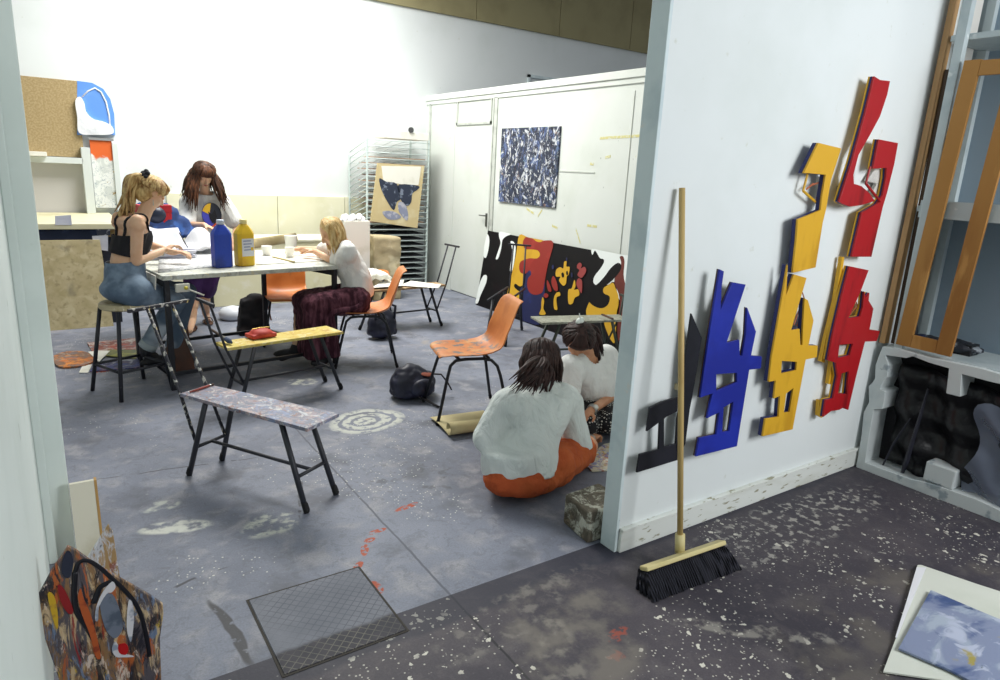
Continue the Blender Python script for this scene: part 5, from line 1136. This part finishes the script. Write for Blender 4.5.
def fabric(name, c1, c2, st=.7, sc=7):
    k_ = NT(name, .85, 0, .2); k_.col(k_.mix(k_.step(k_.noise(5, 3), .4, .7), c1, c2))
    k_.bump(k_.noise(sc, 4, k_.mapped((1, 1, .55)), 2.2), st, .03); MC[name] = k_.m; return k_.m
def shoe(body, an, toe, m_, name='shoe', h=.045):
    b = MB(); d = (toe-an); d.z = 0; dn = d.normalized(); s_ = V((-dn.y, dn.x, 0)); base = min(an.z, toe.z)
    b.cap(an+V((0, 0, -.02)), toe+V((0, 0, 0)), .043, .036); b.ell(an.lerp(toe, .5), dn*.13, s_*.045, V((0, 0, .035))); b.cap(an+V((0, 0, .01)), an+V((0, 0, -.02)), .044, .045)
    return obj(name, b, m_, body, world=True, remesh=.007, smo=4)

def Zj(px, py, z): return P(px, py, z=z)
# ---------------------------------------------------------- 1: girl on the stool
j = dict(pel=V((.425, 5.06, .735)), waist=V((.44, 5.07, .88)), chest=V((.50, 5.11, 1.05)), neck=V((.575, 5.15, 1.185)),
 shR=J(137, 222, 4.95), shL=J(119, 219, 5.17), elR=J(136, 262, 4.98), wrR=J(163, 252, 5.16), hdR=J(178, 243.5, 5.20),
 elL=V((.60, 5.52, .96)), wrL=V((.78, 5.42, .90)), hdL=V((.86, 5.37, .905)), hipR=V((.47, 4.965, .70)), hipL=V((.42, 5.16, .70)),
 knR=J(176, 303, 5.12), knL=V((.86, 5.42, .60)), anR=J(146, 350, 5.22), anL=V((.72, 5.40, .16)), toeR=J(170, 372, 5.26), toeL=V((.86, 5.47, .05)))
j['shL'].z = max(j['shL'].z, 1.12)
hd = J(151, 194, 5.18); f = V((.80, .30, -.52)); u = V((.45, .2, .85))
hairBl = hairmat('hair_blonde', '#b8935a', '#8a6238', '#d9bd84')
b1, F_, U_, R_ = person('girl in black crop top and blue jeans writing at the left of the table', skinA, j, hd, f, u, thR=-1, thL=1, curl=.8)
face(b1, hd, F_, U_, R_, hairBl)
tie = hd+(-F_*.085+U_*.075)
hair(b1, hd, F_, U_, hairBl, gap=42, n=70, seed=2, tie=tie, bangs=14)
rnd = random.Random(8); b = MB()
for i in range(34):
    d0 = V((rnd.uniform(-.03, .03), rnd.uniform(-.04, .04), rnd.uniform(-.02, .02))); e = j['neck']+V((-.11, -.01, .0))+V((rnd.uniform(-.06, .04), rnd.uniform(-.05, .05), rnd.uniform(-.07, .05)))
    mid = tie+V((-.09, 0, -.06))+d0*1.2; b.tube(smoothline([tie, tie+V((-.05, 0, .0))+d0*.7, mid, e], 4), [.006]+[.011]*9+[.009, .005, .002], 6)
obj('ponytail', b, hairBl, b1, world=True, smooth=True)
b = MB(); b.ell(tie, F_*.03, R_*.035, U_*.035); 
for i in range(7): b.sph(tie+U_*.035*math.cos(i*.9)+R_*.035*math.sin(i*.9)-F_*.005, .017, 8)
obj('hair_tie', b, mat('scrunchie', '#23232a', .8), b1, world=True, smooth=True)
# crop top
b = MB(); up_ = (j['chest']-j['waist']).normalized(); lo_ = j['waist'].lerp(j['chest'], .52); hi_ = j['waist'].lerp(j['chest'], 1.0)
torso(b, j, .010); front = V((.72, .42, 0)); b.ell(hi_+front*.055+V((0, -.05, -.04)), (.05, 0, 0), (0, .05, 0), (0, 0, .05)); b.ell(hi_+front*.055+V((-.03, .06, -.04)), (.05, 0, 0), (0, .05, 0), (0, 0, .05))
topm = mat('black_knit', '#19171c', .8, [('#232026', 8, .5, .2)])
cloth('crop_top', b1, b, topm, .008, 3, (.05, .004), [(J(125, 257, 5.0), (-.25, 0, -1)), (J(125, 236.5, 5.0), (-.1, 0, 1))])
for s_, dx in (('L', .45), ('R', .50)):
    p = j['neck'].lerp(j['sh'+s_], .62); bk = hi_.lerp(j['sh'+s_], .42)
    pts_ = smoothline([bk-front*.13+V((0, 0, -.035)), p-front*.08+V((0, 0, .02)), p+V((0, 0, .07)), p+front*.08+V((0, 0, .0)), bk+front*.14+V((0, 0, -.035))], 7)
    obj('shoulder_strap', MB().tube(drape(pts_, b1), .0125, 8, .5, up=front), topm, b1, world=True, smooth=True)
jeans = NT('faded_jeans', .8, 0, .2); c = jeans.mix(jeans.step(jeans.noise(5, 4), .42, .66), '#56677a', '#8294a6'); c = jeans.mix(jeans.step(jeans.noise(3.2, 3, jeans.mapped(loc=(1, 2, 1))), .52, .7), c, '#b0bbc6'); jeans.col(c); jeans.bump(jeans.noise(120, 2), .2, .002)
b = MB(); b.cap(j['pel']+V((0, 0, -.01)), j['waist']+V((-.004, 0, .0)), .130, .115); b.cap(j['hipL']+V((-.01, 0, .01)), j['hipR']+V((-.01, 0, .01)), .112, .112)
b.ell(j['pel']+V((-.03, -.03, -.02)), (.125, 0, 0), (0, .15, 0), (0, 0, .085))
for s_ in 'LR': limb(b, j['hip'+s_], j['kn'+s_], j['an'+s_].lerp(j['kn'+s_], .12), .094, .066, .054)
cloth('jeans', b1, b, jeans.m, .010, 4, (.09, .012), [(J(125, 263, 5.0), (-.1, 0, 1))])
cf = j['anR'].lerp(j['knR'], .10); ad_ = (j['anR']-j['knR']).normalized(); obj('jeans_cuff', MB().tube([cf-ad_*.02, cf+ad_*.025], [.062, .064], 16), mat('cuff_pale', '#a9b4b8', .8), b1, world=True, smooth=True)
shm = mat('black_shoe', '#17181d', .5, [('#2a2b33', 8, .5, .2)])
shoe(b1, j['anR'], j['toeR'], shm); shoe(b1, j['anL'], j['toeL'], shm)
wr = j['wrR']; wd_ = (j['hdR']-j['wrR']).normalized(); obj('bracelet', MB().tube([wr-wd_*.02, wr-wd_*.008], [.031, .031], 16), mat('silver', '#b9b9b5', .3, metal=.9), b1, world=True, smooth=True)
ep = hd+R_*.074-U_*.05-F_*.005; obj('earring', MB().tube([ep, ep+V((0, 0, -.04))], [.002, .004], 6), MC['silver'], b1, world=True, smooth=True)
pe = j['hdR']+V((.03, .0, .0)); pn = tag(obj('pencil', MB().tube([pe+V((-.02, -.01, .07)), pe+V((.035, .02, -.04))], .0035, 6), mat('pencil_grey', '#55565c', .5)), 'pencil held in the right hand of the girl in the crop top', 'pencil')

# ---------------------------------------------------------- 2: standing girl
Y2 = 6.88
j = dict(pel=V((1.30, Y2, .80)), waist=J(206, 241, Y2), chest=J(205, 220, Y2), neck=J(205, 192, Y2-.03), shR=J(188, 204, Y2), shL=J(223, 204, Y2),
 elR=J(187, 226, Y2-.18), wrR=J(204, 226, Y2-.32), hdR=J(214, 230, Y2-.36), elL=J(237, 228, Y2-.03), wrL=J(234, 243, Y2-.22), hdL=J(231, 252, Y2-.28),
 hipR=V((1.21, Y2, .80)), hipL=V((1.39, Y2, .80)), knR=J(193, 297, Y2-.04), knL=J(204, 297, Y2-.02), anR=J(193, 327, 6.75), anL=J(206, 315, 6.98), toeR=Zj(190, 332, .035), toeL=Zj(208, 321, .035))
j['anR'].z = .09; j['anL'].z = .09
hd = J(204, 175.5, Y2-.10); f = V((.12, -.78, -.62)); u = V((.05, -.5, .85))
hairBr = hairmat('hair_brown', '#4e3222', '#6e452c', '#34221a')
b2_, F_, U_, R_ = person('girl with long brown hair and white T-shirt standing behind the table', skinA, j, hd, f, u, thR=-1, thL=1)
face(b2_, hd, F_, U_, R_, hairBr)
hair(b2_, hd, F_, U_, hairBr, length=.26, gap=40, n=170, seed=4, out=.075, flare=1.1, bangs=14, thick=1.2)
tee = fabric('white_cotton', '#e9e9e6', '#e0e0dd'); 
b = MB(); torso(b, j, .018); b.cap(j['waist'], j['pel']+V((0, 0, .05)), .135, .140); b.cap(j['shR'], j['shR'].lerp(j['elR'], .85), .075, .074); b.cap(j['shL'], j['shL'].lerp(j['elL'], .70), .075, .080)
sh = cloth('t_shirt', b2_, b, tee, .010, 4, (.12, .018), [(j['neck']+V((0, -.02, .045)), .088)])
pc = j['chest']+V((.035, 0, .035)); n_ = V((-.03, -1, .12)).normalized(); ux = V((1, 0, 0)); uz = n_.cross(ux).normalized()*-1
uz = V((0, .12, 1)).normalized()
def disc(name, pts, m_, d, parent=b2_):
    q = [pc+ux*a+uz*b_+n_*d for a, b_ in pts]; o = obj(name, MB().prism([q], n_*.002), m_, parent, world=True)
R0 = .088; circ = lambda r0, a0, a1, n=14: [(r0*math.cos(a0+(a1-a0)*i/n), r0*1.25*math.sin(a0+(a1-a0)*i/n)) for i in range(n+1)]
D0 = .158
disc('shirt_print', circ(R0, 0, 2*math.pi-.01, 28), mat('print_dark', '#2c2f3a', .7), D0)
disc('shirt_print', circ(R0*.95, math.pi*.62, math.pi*1.55), mat('print_blue_violet', '#4a4fc0', .7), D0+.003)
disc('shirt_print', circ(R0*.93, math.pi*.5, math.pi*.9)+[(-.02, .0)], mat('print_gold', '#e0b32a', .7), D0+.005)
disc('shirt_print', circ(R0*1.02, math.pi*1.45, math.pi*1.9)+[(.05, -.06)], mat('print_orange', '#c8502a', .7), D0+.004)
disc('shirt_print', [(-.03, .03), (.0, .0), (.03, .05), (.045, -.02), (.0, -.08), (-.02, -.04)], mat('print_black', '#17181f', .7), D0+.006)
purple = mat('purple_cloth', '#3a1c50', .8, [('#54246e', 5, .5, .2)])
b = MB(); b.cap(j['pel']+V((0, 0, .05)), j['pel'], .12, .13); b.cap(j['hipL'], j['knL'].lerp(j['hipL'], .12), .115, .095); b.cap(j['hipR'], j['knR'].lerp(j['hipR'], .12), .115, .095); cloth('shorts', b2_, b, purple, .010, 4)
sand = mat('brown_sandal', '#5a3a2a', .6)
for s_ in 'LR':
    a, t = j['an'+s_], j['toe'+s_]; d = V((t.x-a.x, t.y-a.y, 0)); d = d.normalized() if d.length > .01 else V((0, -1, 0)); sd = V((-d.y, d.x, 0)); c_ = V((a.x, a.y, .012))+d*.06
    so_ = obj('sandal_sole', MB().ell(c_, d*.13, sd*.045, V((0, 0, .012))), sand, b2_, world=True, smooth=True)
    m1 = c_+d*.045; obj('sandal_strap', MB().tube(smoothline([m1-sd*.042+V((0, 0, .01)), m1-sd*.025+V((0, 0, .045)), m1+V((0, 0, .055)), m1+sd*.025+V((0, 0, .045)), m1+sd*.042+V((0, 0, .01))], 3), .010, 8, .5), sand, so_, world=True, smooth=True)

# ---------------------------------------------------------- 3: blonde girl at the right of the table
j = dict(pel=V((2.08, 5.12, .56)), waist=V((2.08, 5.13, .70)), chest=J(346, 262, 5.17), neck=J(343, 243, 5.20), shL=J(348, 252, 5.05), shR=J(338, 249, 5.36),
 elL=J(340, 266, 5.13), wrL=J(315, 252.5, 5.45), hdL=J(304, 249, 5.54), elR=V((1.93, 5.55, .87)), wrR=V((1.80, 5.68, .87)), hdR=V((1.73, 5.66, .875)),
 hipL=V((2.04, 5.03, .53)), hipR=V((2.07, 5.21, .53)), knL=J(312, 306, 5.02), knR=J(303, 302, 5.30), anL=J(325, 352, 5.02), anR=J(296, 350, 5.28), toeL=Zj(318, 366, .045), toeR=Zj(282, 358, .05))
j['anL'].z = .10; j['anR'].z = .11
hd = J(331, 233, 5.24); f = V((-.80, .10, -.60)); u = V((-.5, .1, .85))
hairGo = hairmat('hair_golden', '#c9a468', '#a5783e', '#e6cd98')
b3, F_, U_, R_ = person('blonde girl in white T-shirt and maroon skirt sitting at the right end of the table', skinA, j, hd, f, u, thL=1, thR=-1, curl=.8)
face(b3, hd, F_, U_, R_, hairGo)
hair(b3, hd, F_, U_, hairGo, length=.20, gap=60, n=120, seed=6, out=.02, fall=(.22, -.10, -1), thick=1.1)
b = MB(); torso(b, j, .018); b.cap(j['waist'], j['pel']+V((.01, 0, .03)), .122, .130)
for s_ in 'LR': b.cap(j['sh'+s_], j['sh'+s_].lerp(j['el'+s_], .70), .066, .066)
cloth('t_shirt', b3, b, tee, .010, 4, (.12, .016), [(j['neck']+V((-.02, 0, .05)), .085), ((2.0, 5, .52), (.2, 0, -1))])
k = NT('maroon_skirt', .85, 0, .2); co = k.mapped((1, 1, .12)); k.col(k.mix(k.step(k.noise(26, 4, co), .4, .65), '#3a1c28', '#6e4450')); k.bump(k.noise(26, 3, co), .9, .02); mar = k.m
b = MB(); b.cap(j['hipL'], j['hipR'], .12, .12)
for s_ in 'LR': b.cap(j['hip'+s_], j['kn'+s_], .115, .085)
kn2 = [(j['knL'].lerp(j['hipL'], t), j['knR'].lerp(j['hipR'], t)) for t in (0, .25, .5)]
for a, c_ in kn2: b.cap(a, c_, .085, .085)
for t in (0, .2, .4, .6, .8, 1):
    for q in (0, .22):
        a = j['knL'].lerp(j['knR'], t).lerp(j['hipL'].lerp(j['hipR'], t), q); e = V((a.x+.0+(.06 if q > 0 else -.0), a.y-.03*(1-t)+.04*t, .10+.05*q)); b.cap(a, e, .072, .070)
def pleat(b): pass
cloth('skirt', b3, b, mar, .011, 4, (.06, .022), [((2, 5, .10), (0, 0, -1))])
obj('skirt_fold', MB().tube(smoothline([j['hipL']+V((.02, -.09, .02)), j['hipL']+V((-.05, -.125, -.03)), j['knL']+V((.12, -.08, -.06)), j['knL']+V((.08, -.09, -.28))], 4), .02, 8), mar, b3, world=True, smooth=True)
shoe(b3, j['anR'], j['toeR'], shm); shoe(b3, j['anL'], j['toeL'], shm)

# ---------------------------------------------------------- 4: girl in white blouse on the floor
yq = 2.55
j = dict(pel=J(531, 470, 2.50), waist=J(534, 445, 2.52), chest=J(540, 415, 2.58), neck=J(545, 386, 2.68), shL=J(506, 403, 2.62), shR=J(568, 400, 2.62),
 elL=J(488, 438, 2.62), wrL=J(520, 452, 2.92), hdL=J(540, 455, 3.0), elR=J(579, 448, 2.56), wrR=J(591, 440, 2.76), hdR=J(600, 433, 2.82),
 hipL=J(508, 476, 2.52), hipR=J(553, 478, 2.48), knL=J(500, 462, 2.98), knR=J(588, 458, 2.64), anL=J(560, 468, 3.0), anR=J(555, 462, 2.95), toeL=J(590, 470, 3.0), toeR=J(520, 470, 3.0))
for q in ('pel', 'hipL', 'hipR'): j[q].z = max(j[q].z, .13)
for q in ('knL', 'anL', 'anR', 'toeL', 'toeR'): j[q].z = .07
j['knR'].z = max(.10, j['knR'].z)
hd = J(541, 361, 2.74); f = V((.45, .62, -.64)); u = V((.35, .45, .8))
hairDk = hairmat('hair_dark', '#2a1a18', '#1a1214', '#3f2a26')
b4, F_, U_, R_ = person('girl in white blouse and orange shorts sitting on the floor, seen from behind', skinB, j, hd, f, u, thR=1, thL=-1, curl=1.0, w=1.15)
face(b4, hd, F_, U_, R_, hairDk)
hair(b4, hd, F_, U_, hairDk, gap=46, n=130, seed=9, length=.13, fall=(-.25, -.45, -1), out=.02, flare=.4, bangs=10, thick=1.15)
rnd = random.Random(12); b = MB(); t0 = hd-F_*.10-U_*.03
for i in range(40):
    d0 = V((rnd.uniform(-.045, .045), rnd.uniform(-.03, .03), rnd.uniform(-.02, .02))); e = J(rnd.uniform(508, 548), rnd.uniform(380, 398), 2.55); 
    b.tube(smoothline([t0+d0*.3, t0.lerp(e, .45)+d0+V((0, -.03, .02)), e], 5), [.008]+[.010]*7+[.006, .003, .0015], 6)
obj('loose_ponytail', b, hairDk, b4, world=True, smooth=True)
obj('hair_tie', MB().ell(t0, R_*.022, F_*.016, U_*.016), mat('blue_bead', '#2a3c7a', .4), b4, world=True, smooth=True)
blo = fabric('white_blouse', '#dde3e0', '#d3dbd8', 1.0, 6)
b = MB(); torso(b, j, .030, 1.0); bt = P(528, 478, y=2.42); b.bell([(bt+V((0, .12, -.06)), .165, .16), (bt+V((0, .12, .02)), .172, .16), (bt+V((.0, .11, .12)), .175, .145), (j['chest'].lerp(bt, .45)+V((0, .06, 0)), .185, .13), (j['chest'], .17, .12), (j['chest'].lerp(j['neck'], .6), .12, .09)])
b.cap(j['shR'], j['elR'], .070, .078); b.cap(j['shL'], j['elL'], .072, .075); b.cap(j['elL'], j['elL'].lerp(j['wrL'], .5), .070, .055)
cloth('blouse', b4, b, blo, .010, 5, (.16, .026), [(bt, (.06, 0, -1)), (j['neck']+V((.02, .03, .06)), .085)])
ors = fabric('orange_cotton', '#b0522e', '#bf6338', .9, 7)
b = MB(); b.cap(j['hipL'], j['hipR'], .12, .12); b.ell(j['pel']+V((-.015, 0, -.02)), (.265, 0, 0), (0, .16, 0), (0, 0, .105)); b.cap(j['hipR'], j['hipR'].lerp(j['knR'], .72), .11, .095); b.cap(j['hipL'], j['hipL'].lerp(j['knL'], .75), .125, .10); b.cap(j['hipR']+V((.05, .02, -.02)), j['knR'].lerp(j['hipR'], .4)+V((0, 0, -.02)), .10, .085)
o = cloth('shorts', b4, b, ors, .010, 4, (.07, .022))
wd_ = (j['hdR']-j['wrR']).normalized(); obj('bracelet', MB().tube([j['wrR']-wd_*.012, j['wrR']+wd_*.002], [.031, .031], 16), mat('silver', '#b9b9b5'), b4, world=True, smooth=True)
# ---------------------------------------------------------- 5: girl facing, with watch
j = dict(pel=J(606, 432, 3.10), waist=J(599, 408, 3.08), chest=J(592, 380, 3.08), neck=J(589, 353, 3.08), shR=J(571, 368, 2.98), shL=J(606, 357, 3.16),
 elR=J(566, 398, 2.96), wrR=J(572, 426, 2.80), hdR=J(577, 436, 2.78), elL=J(614, 396, 3.0), wrL=J(590, 412, 2.84), hdL=J(580, 420, 2.80),
 hipR=J(590, 432, 3.12), hipL=J(620, 432, 3.24), knR=J(583, 438, 2.86), knL=V((2.95, 2.80, .12)), anR=V((2.78, 2.93, .07)), anL=V((2.72, 3.02, .06)), toeR=V((2.92, 3.05, .05)), toeL=V((2.60, 3.0, .05)))
for q in ('pel', 'hipL', 'hipR'): j[q].z = max(j[q].z, .13)
j['knR'].z = .12
hd = J(578, 341, 3.02); f = V((-.42, -.50, -.76)); u = V((-.2, -.45, .85))
b5, F_, U_, R_ = person('dark-haired girl in white T-shirt and wristwatch sitting on the floor facing the camera', skinB, j, hd, f, u, thL=1, thR=-1, curl=.9)
face(b5, hd, F_, U_, R_, hairDk)
tt = hd-F_*.045+U_*.105+R_*-.0
hair(b5, hd, F_, U_, hairDk, gap=45, n=90, seed=14, tie=hd-F_*.09+U_*.05, bangs=16, thick=1.1)
b = MB(); rnd = random.Random(15); t0 = hd-F_*.09+U_*.05
for i in range(46):
    e = J(rnd.uniform(590, 604), rnd.uniform(350, 380), 3.05); d0 = V((rnd.uniform(-.02, .02), rnd.uniform(-.02, .02), rnd.uniform(-.02, .02)))
    b.tube(smoothline([t0, t0.lerp(e, .4)+V((.03, 0, .02))+d0, e], 5), [.008]+[.010]*7+[.006, .003, .0015], 6)
obj('ponytail', b, hairDk, b5, world=True, smooth=True)
cp_ = J(580, 322, 3.0); obj('hair_clip', MB().ell(cp_, (.030, 0, .01), (0, .02, 0), (-.005, 0, .022)).tube([cp_+V((0, 0, .01)), cp_+V((-.01, 0, .05))], [.006, .002], 6), mat('clip_white', '#e4eae4', .4), b5, world=True, smooth=True)
b = MB(); torso(b, j, .026, 1.1); b.cap(j['waist'], j['pel']+V((0, 0, .03)), .145, .15)
b.cap(j['shL'], j['shL'].lerp(j['elL'], .80), .080, .082); b.cap(j['shR'], j['shR'].lerp(j['elR'], .8), .078, .080)
cloth('t_shirt', b5, b, tee, .010, 4, (.12, .02), [(j['neck']+V((-.03, -.04, .03)), .095)])
bp = j['chest']+V((.02, -.135, .0)); 
k = NT('checked_cloth', .8); ck = k.n('ShaderNodeTexChecker'); ck.inputs['Scale'].default_value = 55; ck.inputs['Color1'].default_value = rgb('#15151b'); ck.inputs['Color2'].default_value = rgb('#c3c1bb'); k.L(k.co, ck.inputs['Vector']); 
v_ = k.vor(52); v_.node.inputs['Randomness'].default_value = 0; k.col(k.mix(k.step(v_, .34, .26), '#141419', '#c9c7c0'))
b = MB(); b.cap(j['hipL'], j['hipR'], .125, .125); b.cap(j['hipR'], j['knR'], .115, .085); b.cap(j['hipL'], j['knL'], .115, .085); b.cap(j['knL'], j['anL'], .08, .06); b.cap(j['knR'], j['anR'], .08, .06); b.cap(j['pel'], j['knR'].lerp(j['knL'], .5), .11, .07)
cloth('trousers', b5, b, k.m, .010, 4)
wd_ = (j['hdL']-j['wrL']).normalized(); wp = j['wrL']-wd_*.03
wt = obj('watch', MB().tube([wp-wd_*.009, wp+wd_*.009], [.033, .033], 16), mat('silver', '#b9b9b5'), b5, world=True, smooth=True)
obj('watch_face', MB().tube([wp+V((0, -.024, .018)), wp+V((0, -.033, .026))], .016, 14), mat('dial', '#dcdcd4', .3), wt, world=True, smooth=True)
